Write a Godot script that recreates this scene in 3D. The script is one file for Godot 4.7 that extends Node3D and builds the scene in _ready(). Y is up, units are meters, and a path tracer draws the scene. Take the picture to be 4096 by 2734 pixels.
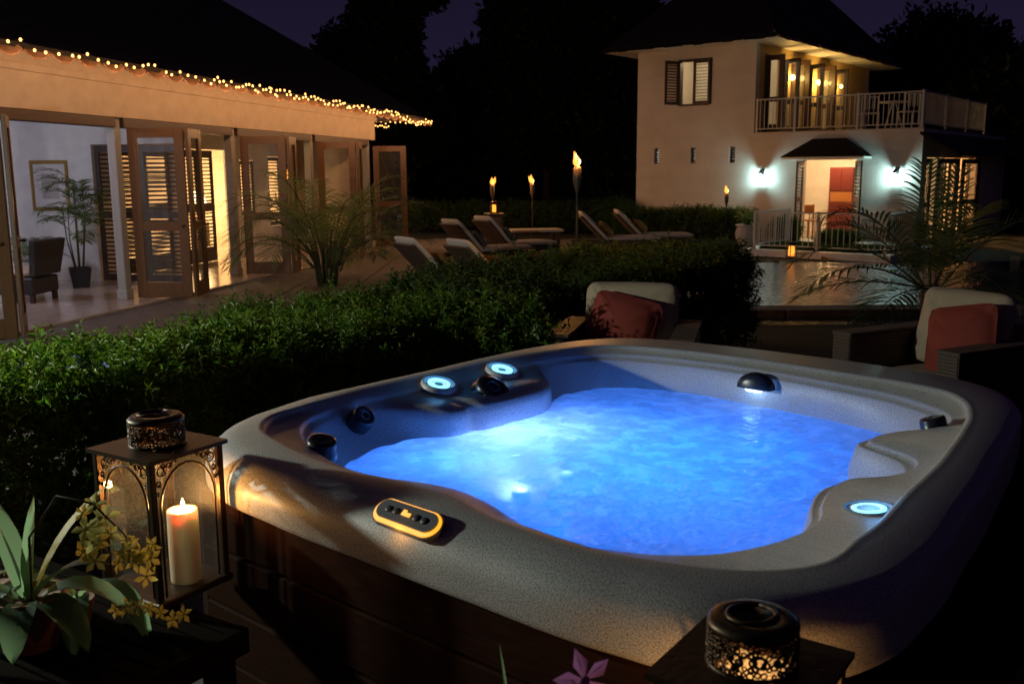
extends Node3D

# x to the right, y up, z towards the viewer; F(x, y, d) is a point d metres ahead of the terrace edge the photo was taken from
var rng := RandomNumberGenerator.new()
var M := {}
var taken := {}


class Geo:
	var st := SurfaceTool.new()

	func _init(smooth := false) -> void:
		st.begin(Mesh.PRIMITIVE_TRIANGLES)
		st.set_smooth_group(0 if smooth else -1)

	func smooth(on: bool) -> void:
		st.set_smooth_group(0 if on else -1)

	func tri(a: Vector3, b: Vector3, c: Vector3) -> void:
		st.add_vertex(a)
		st.add_vertex(c)
		st.add_vertex(b)

	func quad(a: Vector3, b: Vector3, c: Vector3, d: Vector3) -> void:
		tri(a, b, c)
		tri(a, c, d)

	func face_out(p: Array, centre: Vector3) -> void:
		var mid := Vector3.ZERO
		for q in p:
			mid += q
		mid /= p.size()
		var n: Vector3 = (p[1] - p[0]).cross(p[2] - p[0])
		if n.dot(mid - centre) < 0:
			p.reverse()
		for i in range(1, p.size() - 1):
			tri(p[0], p[i], p[i + 1])

	func box(t: Transform3D, s: Vector3, c := 0.0) -> void:
		var h := s / 2.0
		c = min(c, min(h.x, min(h.y, h.z)) * 0.9)
		var o := t.origin
		var at := func(x, y, z): return t * Vector3(x, y, z)
		if c <= 0.0:
			for k in 3:
				for sg in [-1.0, 1.0]:
					var p := []
					for q in [[-1, -1], [1, -1], [1, 1], [-1, 1]]:
						var v := Vector3.ZERO
						v[k] = sg * h[k]
						v[(k + 1) % 3] = q[0] * h[(k + 1) % 3]
						v[(k + 2) % 3] = q[1] * h[(k + 2) % 3]
						p.append(t * v)
					face_out(p, o)
			return
		var corner := func(k: int, a: float, b: float, d: float) -> Vector3:
			var v := Vector3(a * (h.x - c), b * (h.y - c), d * (h.z - c))
			v[k] = [a, b, d][k] * h[k]
			return t * v
		for k in 3:
			for sg in [-1.0, 1.0]:
				var p := []
				for q in [[-1, -1], [1, -1], [1, 1], [-1, 1]]:
					var s3 := Vector3.ZERO
					s3[k] = sg
					s3[(k + 1) % 3] = q[0]
					s3[(k + 2) % 3] = q[1]
					p.append(corner.call(k, s3.x, s3.y, s3.z))
				face_out(p, o)
		for k in 3:
			var k1 := (k + 1) % 3
			var k2 := (k + 2) % 3
			for q in [[-1, -1], [1, -1], [1, 1], [-1, 1]]:
				var p := []
				for e in [[k1, -1.0], [k1, 1.0], [k2, 1.0], [k2, -1.0]]:
					var s3 := Vector3.ZERO
					s3[k] = e[1]
					s3[k1] = q[0]
					s3[k2] = q[1]
					p.append(corner.call(e[0], s3.x, s3.y, s3.z))
				face_out(p, o)
		for a in [-1, 1]:
			for b in [-1, 1]:
				for d in [-1, 1]:
					face_out([corner.call(0, a, b, d), corner.call(1, a, b, d), corner.call(2, a, b, d)], o)

	func bx(a: Vector3, b: Vector3, c := 0.0) -> void:
		box(Transform3D(Basis(), (a + b) / 2.0), (b - a).abs(), c)

	func bar(a: Vector3, b: Vector3, w: float, d: float, c := 0.0, up := Vector3.UP) -> void:
		var y := (b - a).normalized()
		if absf(y.dot(up)) > 0.98:
			up = Vector3.BACK if absf(y.z) < 0.9 else Vector3.RIGHT
		var x := up.cross(y).normalized()
		var z := x.cross(y)
		box(Transform3D(Basis(x, y, z), (a + b) / 2.0), Vector3(w, a.distance_to(b), d), c)

	func tube(p: Array, r0: float, r1: float, n := 6) -> void:
		var rings := []
		var side := Vector3.ZERO
		for i in p.size():
			var d: Vector3 = (p[min(i + 1, p.size() - 1)] - p[max(i - 1, 0)]).normalized()
			if side == Vector3.ZERO:
				side = d.cross(Vector3.UP if absf(d.y) < 0.9 else Vector3.RIGHT).normalized()
			side = (side - d * side.dot(d)).normalized()
			var other := d.cross(side)
			var r := lerpf(r0, r1, float(i) / (p.size() - 1))
			var ring := []
			for k in n:
				var a := TAU * k / n
				ring.append(p[i] + (side * cos(a) + other * sin(a)) * r)
			rings.append(ring)
		for i in p.size() - 1:
			for k in n:
				var k2 := (k + 1) % n
				quad(rings[i][k], rings[i][k2], rings[i + 1][k2], rings[i + 1][k])
		for k in range(1, n - 1):
			tri(rings[0][0], rings[0][k + 1], rings[0][k])
			tri(rings[-1][0], rings[-1][k], rings[-1][k + 1])

	func lathe(profile: Array, n := 24, t := Transform3D(), full := TAU) -> void:
		# profile: Vector2(radius, height) from bottom to top on the outside
		for i in profile.size() - 1:
			var a: Vector2 = profile[i]
			var b: Vector2 = profile[i + 1]
			for k in n:
				var q := full * k / n
				var w := full * (k + 1) / n
				var p0 := t * Vector3(a.x * cos(q), a.y, -a.x * sin(q))
				var p1 := t * Vector3(a.x * cos(w), a.y, -a.x * sin(w))
				var p2 := t * Vector3(b.x * cos(w), b.y, -b.x * sin(w))
				var p3 := t * Vector3(b.x * cos(q), b.y, -b.x * sin(q))
				if a.x < 1e-5:
					tri(p0, p2, p3)
				elif b.x < 1e-5:
					tri(p0, p1, p2)
				else:
					quad(p0, p1, p2, p3)

	func prism(poly: Array, depth: float, t := Transform3D()) -> void:
		# counter-clockwise Vector2 outline in the xy plane, from z = 0 to z = depth
		var pk := PackedVector2Array(poly)
		if Geometry2D.is_polygon_clockwise(pk):
			pk.reverse()
		var idx := Geometry2D.triangulate_polygon(pk)
		for i in range(0, idx.size(), 3):
			var q := [pk[idx[i]], pk[idx[i + 1]], pk[idx[i + 2]]]
			if (q[1] - q[0]).cross(q[2] - q[0]) < 0:
				q.reverse()
			tri(t * Vector3(q[0].x, q[0].y, depth), t * Vector3(q[1].x, q[1].y, depth), t * Vector3(q[2].x, q[2].y, depth))
			tri(t * Vector3(q[0].x, q[0].y, 0), t * Vector3(q[2].x, q[2].y, 0), t * Vector3(q[1].x, q[1].y, 0))
		for i in pk.size():
			var a := pk[i]
			var b := pk[(i + 1) % pk.size()]
			quad(t * Vector3(a.x, a.y, 0), t * Vector3(b.x, b.y, 0), t * Vector3(b.x, b.y, depth), t * Vector3(a.x, a.y, depth))

	func pillow(t: Transform3D, s: Vector3, e := 0.35, n := 14, lump := 0.0, key := 0, rim := 0.55) -> void:
		# a stuffed cushion: a superellipsoid, thinner towards its edges
		var pw := func(v: float, q: float) -> float: return signf(v) * pow(absf(v), q)
		var fn := FastNoiseLite.new()
		fn.seed = key
		fn.frequency = 2.2
		var pts := []
		for i in n + 1:
			var a := -PI / 2 + PI * i / n
			var row := []
			for k in 2 * n:
				var b := TAU * k / (2 * n)
				var v := Vector3(pw.call(cos(a), e) * pw.call(cos(b), e), pw.call(cos(a), e) * pw.call(sin(b), e), pw.call(sin(a), 0.8))
				v.z *= rim + (1.0 - rim) * (1.0 - pow(absf(v.x), 3)) * (1.0 - pow(absf(v.y), 3))
				v *= s / 2.0
				v.z += lump * fn.get_noise_3d(v.x * 4, v.y * 4, signf(v.z))
				row.append(t * v)
			pts.append(row)
		for i in n:
			for k in 2 * n:
				var k2 := (k + 1) % (2 * n)
				if i == 0:
					tri(pts[0][0], pts[1][k2], pts[1][k])
				elif i == n - 1:
					tri(pts[i][k], pts[i][k2], pts[n][0])
				else:
					quad(pts[i][k], pts[i][k2], pts[i + 1][k2], pts[i + 1][k])

	func done() -> ArrayMesh:
		st.generate_normals()
		return st.commit()


func F(x: float, y: float, d: float) -> Vector3:
	return Vector3(x, y, -d)


func numbered(called: String) -> String:
	taken[called] = taken.get(called, -1) + 1
	return called if taken[called] == 0 else "%s_%03d" % [called, taken[called]]


func tag(o: Node, label: String, category: String, group := "") -> Node:
	o.set_meta("label", label)
	o.set_meta("category", category)
	if group:
		o.set_meta("group", group)
	return o


func thing(called: String, label: String, category: String, at := Vector3.ZERO, turn := 0.0, group := "") -> Node3D:
	var o := Node3D.new()
	o.name = numbered(called)
	add_child(o)
	o.position = at
	o.rotation.y = turn
	tag(o, label, category, group)
	return o


func mesh(called: String, m: Mesh, mat: Material, parent: Node, t := Transform3D()) -> MeshInstance3D:
	var o := MeshInstance3D.new()
	o.name = numbered(called) if parent == self else called
	o.mesh = m
	o.material_override = mat
	o.transform = t
	parent.add_child(o, true)
	return o


func part(called: String, g: Geo, mat: Material, parent: Node) -> MeshInstance3D:
	return mesh(called, g.done(), mat, parent)


func struct(called: String, g: Geo, mat: Material) -> MeshInstance3D:
	var o := mesh(called, g.done(), mat, self)
	o.set_meta("kind", "structure")
	return o


func copy(o: Node3D, at: Vector3, turn: float, label := "") -> Node3D:
	var c: Node3D = o.duplicate()
	var base := String(o.name)
	if base.length() > 4 and base[-4] == "_" and base.right(3).is_valid_int():
		base = base.left(-4)
	c.name = numbered(base)
	add_child(c)
	c.position = at
	c.rotation.y = turn
	if label:
		c.set_meta("label", label)
	return c


func boxm(called: String, a: Vector3, b: Vector3, mat: Material, parent: Node, c := 0.0) -> MeshInstance3D:
	var g := Geo.new()
	g.bx(a, b, c)
	return part(called, g, mat, parent)


func copies(called: String, m: Mesh, mat: Material, parent: Node, where: Array, colors: Array) -> MultiMeshInstance3D:
	var mm := MultiMesh.new()
	mm.transform_format = MultiMesh.TRANSFORM_3D
	mm.use_colors = true
	mm.mesh = m
	mm.instance_count = where.size()
	for i in where.size():
		mm.set_instance_transform(i, where[i])
		mm.set_instance_color(i, colors[i % colors.size()])
	var o := MultiMeshInstance3D.new()
	o.name = called
	o.multimesh = mm
	o.material_override = mat
	o.set_meta("kind", "stuff")
	parent.add_child(o, true)
	return o


func omni(called: String, at: Vector3, color: Color, energy: float, size := 0.03, parent: Node = self) -> OmniLight3D:
	var l := OmniLight3D.new()
	l.name = called
	l.light_color = color.linear_to_srgb()
	l.light_energy = energy
	l.light_size = size
	l.omni_range = 40.0
	l.omni_attenuation = 2.0
	l.shadow_enabled = true
	parent.add_child(l, true)
	l.position = at
	return l


func lin(r: float, g: float, b: float, a := 1.0) -> Color:
	return Color(r, g, b, a).linear_to_srgb()


func mat(called: String, r: float, g: float, b: float, rough := 0.7, metal := 0.0, spec := 0.5) -> StandardMaterial3D:
	var m := StandardMaterial3D.new()
	m.resource_name = called
	m.albedo_color = lin(r, g, b)
	m.roughness = rough
	m.metallic = metal
	m.metallic_specular = spec
	M[called] = m
	return m


func glow(called: String, r: float, g: float, b: float, energy: float) -> StandardMaterial3D:
	var m := mat(called, 0.6, 0.6, 0.6, 0.5)
	m.emission_enabled = true
	m.emission = lin(r, g, b)
	m.emission_energy_multiplier = energy
	return m


func noise_tex(freq: float, size := 512, kind := FastNoiseLite.TYPE_SIMPLEX_SMOOTH, octaves := 4, ramp: Gradient = null, key := 1) -> NoiseTexture2D:
	var n := FastNoiseLite.new()
	n.noise_type = kind
	n.frequency = freq
	n.fractal_octaves = octaves
	n.seed = key
	var t := NoiseTexture2D.new()
	t.width = size
	t.height = size
	t.seamless = true
	t.noise = n
	if ramp:
		t.color_ramp = ramp
	return t


func ramp(stops: Array) -> Gradient:
	var g := Gradient.new()
	var o := PackedFloat32Array()
	var c := PackedColorArray()
	for s in stops:
		o.append(s[0])
		c.append(s[1])
	g.offsets = o
	g.colors = c
	return g


func tri_tex(m: StandardMaterial3D, t: Texture2D, per_metre: float, world := false) -> void:
	m.albedo_texture = t
	m.uv1_triplanar = true
	m.uv1_world_triplanar = world
	m.uv1_scale = Vector3.ONE * per_metre


func bump(m: StandardMaterial3D, t: Texture2D, centimetres: float, per_metre := 0.0) -> void:
	m.heightmap_enabled = true
	m.heightmap_texture = t
	m.heightmap_scale = centimetres
	m.uv1_triplanar = true
	if per_metre > 0:
		m.uv1_scale = Vector3.ONE * per_metre


func clear_glass(called: String, a := 0.1, rough := 0.03) -> StandardMaterial3D:
	var m := mat(called, 0.9, 0.95, 0.95, rough)
	m.transparency = BaseMaterial3D.TRANSPARENCY_ALPHA
	m.albedo_color.a = a
	return m


func materials() -> void:
	var speck := ramp([[0.0, lin(0.10, 0.10, 0.10)], [0.36, lin(0.20, 0.195, 0.19)], [0.46, lin(0.54, 0.52, 0.495)], [0.7, lin(0.61, 0.59, 0.56)], [1.0, lin(0.66, 0.64, 0.61)]])
	var m := mat("acrylic_granite", 1, 1, 1, 0.46)
	tri_tex(m, noise_tex(0.10, 1024, FastNoiseLite.TYPE_SIMPLEX_SMOOTH, 3, speck, 7), 1.9)
	mat("dark_plastic", 0.02, 0.02, 0.024, 0.3)
	mat("grey_plastic", 0.16, 0.16, 0.17, 0.45)
	mat("button_plastic", 0.045, 0.045, 0.05, 0.45)
	m = mat("skirt_wood", 1, 1, 1, 0.75, 0.0, 0.12)
	tri_tex(m, noise_tex(0.02, 512, FastNoiseLite.TYPE_SIMPLEX, 5, ramp([[0.0, lin(0.018, 0.007, 0.0035)], [1.0, lin(0.038, 0.014, 0.007)]]), 3), 1.0)
	m.uv1_scale = Vector3(0.6, 9, 0.6)
	mat("skirt_corner", 0.026, 0.011, 0.007, 0.5, 0.0, 0.3)
	# left house
	m = mat("cream_plaster", 1, 1, 1, 0.9)
	tri_tex(m, noise_tex(0.012, 512, FastNoiseLite.TYPE_SIMPLEX_SMOOTH, 5, ramp([[0.0, lin(0.55, 0.43, 0.33)], [0.5, lin(0.62, 0.50, 0.385)], [1.0, lin(0.67, 0.545, 0.42)]]), 4), 0.5, true)
	bump(m, noise_tex(0.06, 512, FastNoiseLite.TYPE_SIMPLEX_SMOOTH, 4, null, 5), 0.35)
	m = mat("white_plaster", 1, 1, 1, 0.9)
	tri_tex(m, noise_tex(0.012, 512, FastNoiseLite.TYPE_SIMPLEX_SMOOTH, 5, ramp([[0.0, lin(0.62, 0.60, 0.57)], [1.0, lin(0.76, 0.74, 0.72)]]), 6), 0.5, true)
	m = mat("villa_plaster", 1, 1, 1, 0.92)
	tri_tex(m, noise_tex(0.01, 512, FastNoiseLite.TYPE_SIMPLEX_SMOOTH, 6, ramp([[0.0, lin(0.58, 0.53, 0.49)], [0.55, lin(0.65, 0.60, 0.56)], [1.0, lin(0.69, 0.64, 0.60)]]), 8), 0.35, true)
	bump(m, noise_tex(0.06, 512, FastNoiseLite.TYPE_SIMPLEX_SMOOTH, 4, null, 9), 0.5)
	mat("jamb_paint", 0.36, 0.34, 0.32, 0.6)
	mat("white_paint", 0.74, 0.73, 0.71, 0.5)
	m = mat("door_wood", 1, 1, 1, 0.42)
	tri_tex(m, noise_tex(0.018, 512, FastNoiseLite.TYPE_SIMPLEX, 5, ramp([[0.0, lin(0.12, 0.052, 0.018)], [1.0, lin(0.22, 0.10, 0.036)]]), 13), 1.0)
	m.uv1_scale = Vector3(9, 0.7, 9)
	mat("dark_wood", 0.045, 0.022, 0.014, 0.45)
	mat("lintel_wood", 0.06, 0.026, 0.016, 0.5)
	m = mat("roof_tile", 1, 1, 1, 0.85)
	tri_tex(m, noise_tex(0.02, 512, FastNoiseLite.TYPE_SIMPLEX_SMOOTH, 4, ramp([[0.0, lin(0.20, 0.10, 0.055)], [1.0, lin(0.42, 0.24, 0.14)]]), 15), 1.2)
	mat("roof_shingle", 0.014, 0.010, 0.009, 0.95)
	m = mat("stone_floor", 1, 1, 1, 0.16)
	tri_tex(m, noise_tex(0.012, 512, FastNoiseLite.TYPE_SIMPLEX_SMOOTH, 5, ramp([[0.0, lin(0.36, 0.30, 0.25)], [1.0, lin(0.50, 0.43, 0.37)]]), 16), 0.6, true)
	m = mat("patio_stone", 1, 1, 1, 0.75)
	tri_tex(m, noise_tex(0.015, 512, FastNoiseLite.TYPE_SIMPLEX_SMOOTH, 6, ramp([[0.0, lin(0.07, 0.06, 0.053)], [1.0, lin(0.16, 0.14, 0.125)]]), 17), 0.7, true)
	m = mat("lawn_soil", 1, 1, 1, 0.95)
	tri_tex(m, noise_tex(0.03, 512, FastNoiseLite.TYPE_SIMPLEX_SMOOTH, 5, ramp([[0.0, lin(0.018, 0.022, 0.010)], [1.0, lin(0.045, 0.05, 0.024)]]), 18), 0.5, true)
	clear_glass("pane", 0.02)
	# light fittings
	glow("bulb_glow", 1.0, 0.44, 0.10, 4.2)
	glow("flame_glow", 1.0, 0.30, 0.025, 2.6)
	glow("flame_core_glow", 1.0, 0.62, 0.20, 9.0)
	glow("candle_flame", 1.0, 0.62, 0.25, 16.0)
	glow("lantern_glow", 1.0, 0.27, 0.02, 2.4)
	glow("cool_glow", 0.80, 1.0, 0.98, 14.0)
	glow("warm_glow", 1.0, 0.72, 0.34, 9.0)
	glow("globe_glow", 1.0, 0.70, 0.22, 12.0)
	glow("ring_glow", 0.20, 0.62, 1.0, 2.2)
	glow("spout_glow", 0.45, 0.72, 1.0, 3.5)
	glow("pool_light_glow", 0.05, 0.30, 1.0, 1.2)
	glow("panel_glow", 1.0, 0.38, 0.02, 1.5)
	# garden
	m = mat("leaf", 1, 1, 1, 0.5)
	m.vertex_color_use_as_albedo = true
	m.backlight_enabled = true
	m.backlight = lin(0.75, 0.9, 0.4)
	m = mat("palm_leaf", 0.024, 0.050, 0.015, 0.6, 0.0, 0.3)
	m.backlight_enabled = true
	m.backlight = lin(0.3, 0.42, 0.15)
	m = mat("orchid_leaf", 0.026, 0.066, 0.028, 0.55, 0.0, 0.3)
	m.backlight_enabled = true
	m.backlight = lin(0.4, 0.6, 0.3)
	mat("bark", 0.06, 0.045, 0.032, 0.95)
	mat("cane", 0.07, 0.075, 0.03, 0.6)
	m = mat("yellow_petal", 0.36, 0.40, 0.05, 0.5)
	m.backlight_enabled = true
	m.backlight = lin(0.6, 0.6, 0.2)
	m = mat("purple_petal", 0.075, 0.007, 0.058, 0.6)
	m.backlight_enabled = true
	m.backlight = lin(0.5, 0.2, 0.5)
	mat("blue_petal", 0.26, 0.32, 0.62, 0.6)
	m = mat("terracotta", 1, 1, 1, 0.8)
	tri_tex(m, noise_tex(0.02, 256, FastNoiseLite.TYPE_SIMPLEX_SMOOTH, 4, ramp([[0.0, lin(0.16, 0.05, 0.024)], [1.0, lin(0.30, 0.11, 0.06)]]), 20), 2.0)
	# furniture
	m = mat("cream_cloth", 0.46, 0.35, 0.24, 0.9)
	bump(m, noise_tex(0.09, 256, FastNoiseLite.TYPE_SIMPLEX_SMOOTH, 3, null, 21), 0.12, 3.0)
	m = mat("white_cloth", 0.62, 0.56, 0.48, 0.9)
	bump(m, noise_tex(0.09, 256, FastNoiseLite.TYPE_SIMPLEX_SMOOTH, 3, null, 22), 0.12, 3.0)
	m = mat("red_cloth", 0.27, 0.040, 0.026, 0.85)
	bump(m, noise_tex(0.2, 256, FastNoiseLite.TYPE_SIMPLEX_SMOOTH, 2, null, 23), 0.1, 4.0)
	mat("ochre_cloth", 0.30, 0.17, 0.045, 0.9)
	mat("grey_cloth", 0.11, 0.11, 0.12, 0.9)
	mat("wicker", 0.085, 0.052, 0.036, 0.55)
	mat("dark_wicker", 0.022, 0.02, 0.022, 0.5)
	mat("iron", 0.03, 0.03, 0.03, 0.5, 0.6)
	mat("white_iron", 0.60, 0.58, 0.55, 0.5)
	m = mat("aged_brass", 0.075, 0.045, 0.024, 0.42, 0.7)
	bump(m, noise_tex(0.05, 256, FastNoiseLite.TYPE_SIMPLEX_SMOOTH, 4, null, 24), 0.06, 3.0)
	mat("gold_frame", 0.40, 0.25, 0.06, 0.4, 0.6)
	mat("paper", 0.62, 0.60, 0.58, 0.8)
	mat("paper_tint", 0.42, 0.38, 0.36, 0.8)
	m = mat("candle_wax", 0.84, 0.70, 0.46, 0.5)
	m.subsurf_scatter_enabled = true
	m.subsurf_scatter_strength = 1.0
	mat("wick_black", 0.01, 0.01, 0.01, 0.9)
	mat("table_slat", 0.011, 0.008, 0.006, 0.85, 0.0, 0.08)
	mat("urn_glaze", 0.46, 0.44, 0.42, 0.55)
	mat("red_cabinet", 0.11, 0.012, 0.009, 0.45)
	mat("yellow_wall", 0.66, 0.46, 0.18, 0.85)  # one even yellow for the upper wall facing the balcony
	mat("orange_wood", 0.32, 0.12, 0.03, 0.5)
	# water
	m = mat("pool_water", 0.010, 0.022, 0.032, 0.06)
	bump(m, noise_tex(0.02, 1024, FastNoiseLite.TYPE_SIMPLEX_SMOOTH, 4, null, 25), 1.4, 0.30)
	m.uv1_world_triplanar = true
	m = mat("spa_water", 1, 1, 1, 0.09)
	m.transparency = BaseMaterial3D.TRANSPARENCY_ALPHA
	var foam := noise_tex(0.012, 1024, FastNoiseLite.TYPE_SIMPLEX_SMOOTH, 6, ramp([[0.0, lin(0.62, 0.62, 0.62, 0.80)], [0.5, lin(0.69, 0.69, 0.69, 0.84)], [0.68, lin(0.82, 0.82, 0.82, 0.93)], [1.0, lin(0.92, 0.92, 0.92, 1.0)]]), 27)
	foam.noise.domain_warp_enabled = true
	foam.noise.domain_warp_amplitude = 90.0
	foam.noise.domain_warp_frequency = 0.006
	tri_tex(m, foam, 0.62)
	bump(m, noise_tex(0.03, 1024, FastNoiseLite.TYPE_SIMPLEX_SMOOTH, 5, null, 26), 0.9)
	m.backlight_enabled = true
	m.backlight = lin(1.0, 1.0, 1.0)
	m.backlight_enabled = true
	m = mat("falling_water", 0.85, 0.92, 1.0, 0.2)
	m.transparency = BaseMaterial3D.TRANSPARENCY_ALPHA
	m.albedo_color.a = 0.10


func _ready() -> void:
	rng.seed = 11
	var cam := Camera3D.new()
	cam.name = "camera"
	var lens := CameraAttributesPhysical.new()
	lens.frustum_focal_length = 33.8
	lens.frustum_near = 0.05
	lens.frustum_far = 400.0
	lens.frustum_focus_distance = 4.2
	lens.exposure_aperture = 5.6
	cam.attributes = lens
	cam.fov = 39.1
	cam.near = 0.05
	cam.far = 400.0
	add_child(cam)
	cam.position = Vector3(0, 1.80, 0)
	cam.rotation = Vector3(-0.1741, 0, -0.006)
	cam.current = true
	var world := WorldEnvironment.new()
	world.name = "world"
	var env := Environment.new()
	env.background_mode = Environment.BG_SKY
	var sky := ProceduralSkyMaterial.new()
	sky.sky_top_color = lin(0.0055, 0.0030, 0.0120)
	sky.sky_horizon_color = lin(0.0170, 0.0130, 0.034)
	sky.sky_curve = 0.12
	sky.ground_bottom_color = lin(0.002, 0.0015, 0.002)
	sky.ground_horizon_color = lin(0.006, 0.005, 0.010)
	sky.sky_cover = noise_tex(0.008, 512, FastNoiseLite.TYPE_SIMPLEX_SMOOTH, 5, ramp([[0.0, Color(0, 0, 0, 0)], [0.5, Color(0, 0, 0, 0)], [1.0, Color(0.45, 0.42, 0.6, 1)]]), 31)
	sky.sky_cover_modulate = lin(0.018, 0.014, 0.028)
	env.sky = Sky.new()
	env.sky.sky_material = sky
	env.tonemap_mode = Environment.TONE_MAPPER_LINEAR
	env.tonemap_exposure = 1.0
	env.sdfgi_enabled = true
	env.ssao_enabled = true
	env.ssil_enabled = true
	world.environment = env
	add_child(world)
	materials()
	ground()
	left_house()
	right_house()
	trees()
	pool()
	hot_tub()
	near_table()
	hedges()
	palms()
	furniture()
	torches()


# ---------------------------------------------------------------- the hot tub
const TUB_N := 432
const RIM := 0.95


func around(ctrl: Array) -> Array:
	# control points (u, v, h) round the tub -> TUB_N points Vector2(radius, h) at even angles
	var q := []
	for c in ctrl:
		q.append([atan2(c[1], c[0]), Vector2(c[0], c[1]).length(), c[2]])
	q.sort_custom(func(a, b): return a[0] < b[0])
	var n := q.size()
	var out := []
	var tan_of := func(i: int, k: int) -> float:
		var a = q[posmod(i - 1, n)]
		var b = q[posmod(i + 1, n)]
		var da := fposmod(q[i % n][0] - a[0], TAU)
		var db := fposmod(b[0] - q[i % n][0], TAU)
		return (b[k] - a[k]) / (da + db)
	for s in TUB_N:
		var th := -PI + TAU * s / TUB_N
		var i := n - 1
		for k in n:
			if q[k][0] > th:
				i = posmod(k - 1, n)
				break
		var a = q[i]
		var b = q[(i + 1) % n]
		var span := fposmod(b[0] - a[0], TAU)
		var t := fposmod(th - a[0], TAU) / span
		var v := []
		for k in [1, 2]:
			var t2 := t * t
			var t3 := t2 * t
			v.append((2 * t3 - 3 * t2 + 1) * a[k] + (t3 - 2 * t2 + t) * span * tan_of.call(i, k) + (3 * t2 - 2 * t3) * b[k] + (t3 - t2) * span * tan_of.call((i + 1) % n, k))
		out.append(Vector2(v[0], v[1]))
	return out


var tub_plan := [[-1.13, 0.0, 0.0], [-1.14, 0.4, 0.0], [-1.12, 0.8, 0.0], [-1.06, 1.08, 0.0], [-0.94, 1.26, 0.0], [-0.75, 1.36, 0.0], [-0.4, 1.41, 0.0], [0.0, 1.42, 0.0], [0.4, 1.40, 0.0], [0.72, 1.33, 0.0], [0.94, 1.18, 0.0], [1.06, 0.95, 0.0], [1.12, 0.65, 0.0], [1.17, 0.3, 0.0], [1.21, 0.0, 0.0], [1.245, -0.35, 0.0], [1.275, -0.7, 0.0], [1.27, -0.93, 0.0], [1.2, -1.12, 0.0], [1.05, -1.25, 0.0], [0.8, -1.30, 0.0], [0.4, -1.315, 0.0], [0.0, -1.315, 0.0], [-0.4, -1.31, 0.0], [-0.7, -1.285, 0.0], [-0.92, -1.2, 0.0], [-1.05, -1.03, 0.0], [-1.1, -0.8, 0.0], [-1.125, -0.4, 0.0]]
var tub_outline := []


func tub_outer(inset: float, h: float) -> Array:
	if tub_outline.is_empty():
		tub_outline = around(tub_plan)
	var out := []
	for s in TUB_N:
		# the front edge is broadly rounded, the other three have a tighter lip
		var broad := lerpf(0.45, 1.0, smoothstep(0.45, 0.8, -sin(-PI + TAU * s / TUB_N)))
		out.append(Vector2(tub_outline[s].x - (inset * broad if h > -0.15 else inset), h * broad if h > -0.1 else h))
	return out


func ring_points(ring: Array) -> Array:
	var out := []
	for s in TUB_N:
		var th := -PI + TAU * s / TUB_N
		out.append(Vector3(ring[s].x * cos(th), RIM + ring[s].y, -ring[s].x * sin(th)))
	return out


func shifted(ring: Array, dr: float, dh: float) -> Array:
	return ring.map(func(p): return Vector2(p.x + dr, p.y + dh))


var tub_edge := [[-0.95, 0.0, -0.03], [-0.96, -0.25, -0.03], [-0.96, -0.48, -0.03], [-0.93, -0.69, -0.03], [-0.85, -0.85, -0.03], [-0.67, -0.98, -0.03], [-0.45, -1.06, -0.03], [-0.26, -1.09, -0.03], [-0.15, -1.075, -0.03], [-0.03, -1.035, -0.03], [0.1, -1.02, -0.03], [0.24, -1.05, -0.03], [0.37, -1.10, -0.03], [0.46, -1.13, -0.03], [0.56, -1.13, -0.03], [0.67, -1.10, -0.03], [0.77, -1.05, -0.03], [0.86, -0.97, -0.03], [0.92, -0.86, -0.03], [0.96, -0.7, -0.03], [0.945, -0.56, -0.035], [0.90, -0.45, -0.04], [0.87, -0.32, -0.04], [0.87, -0.2, -0.04], [0.95, -0.09, -0.04], [0.98, 0.04, -0.04], [0.94, 0.15, -0.04], [0.78, 0.235, -0.04], [0.76, 0.30, -0.04], [0.80, 0.42, -0.04], [0.87, 0.53, -0.04], [0.90, 0.63, -0.04], [0.87, 0.74, -0.03], [0.78, 0.83, -0.03], [0.61, 0.93, -0.03], [0.31, 1.0, -0.03], [-0.02, 1.05, -0.03], [-0.35, 1.05, -0.03], [-0.66, 1.0, -0.03], [-0.80, 0.92, -0.03], [-0.88, 0.8, -0.03], [-0.93, 0.6, -0.03], [-0.95, 0.42, -0.03], [-0.955, 0.2, -0.03]]
var tub_ridge := [[-1.02, 0.0, 0.0], [-1.02, -0.5, 0.0], [-0.98, -0.75, 0.5], [-0.94, -0.92, 1.0], [-0.81, -1.05, 1.0], [-0.6, -1.11, 0.5], [-0.3, -1.15, 0.0], [0.1, -1.11, 0.0], [0.5, -1.18, 0.0], [0.8, -1.14, 0.3], [1.0, -1.05, 0.7], [1.1, -0.92, 1.0], [1.105, -0.7, 1.0], [1.08, -0.3, 1.0], [1.05, 0.1, 1.0], [1.01, 0.4, 1.0], [0.95, 0.7, 1.0], [0.88, 0.88, 1.0], [0.78, 1.0, 1.0], [0.62, 1.06, 1.0], [0.26, 1.1, 1.0], [-0.17, 1.13, 1.0], [-0.5, 1.11, 1.0], [-0.75, 1.05, 1.0], [-0.89, 0.93, 0.6], [-0.96, 0.75, 0.1], [-1.02, 0.4, 0.0]]
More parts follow.
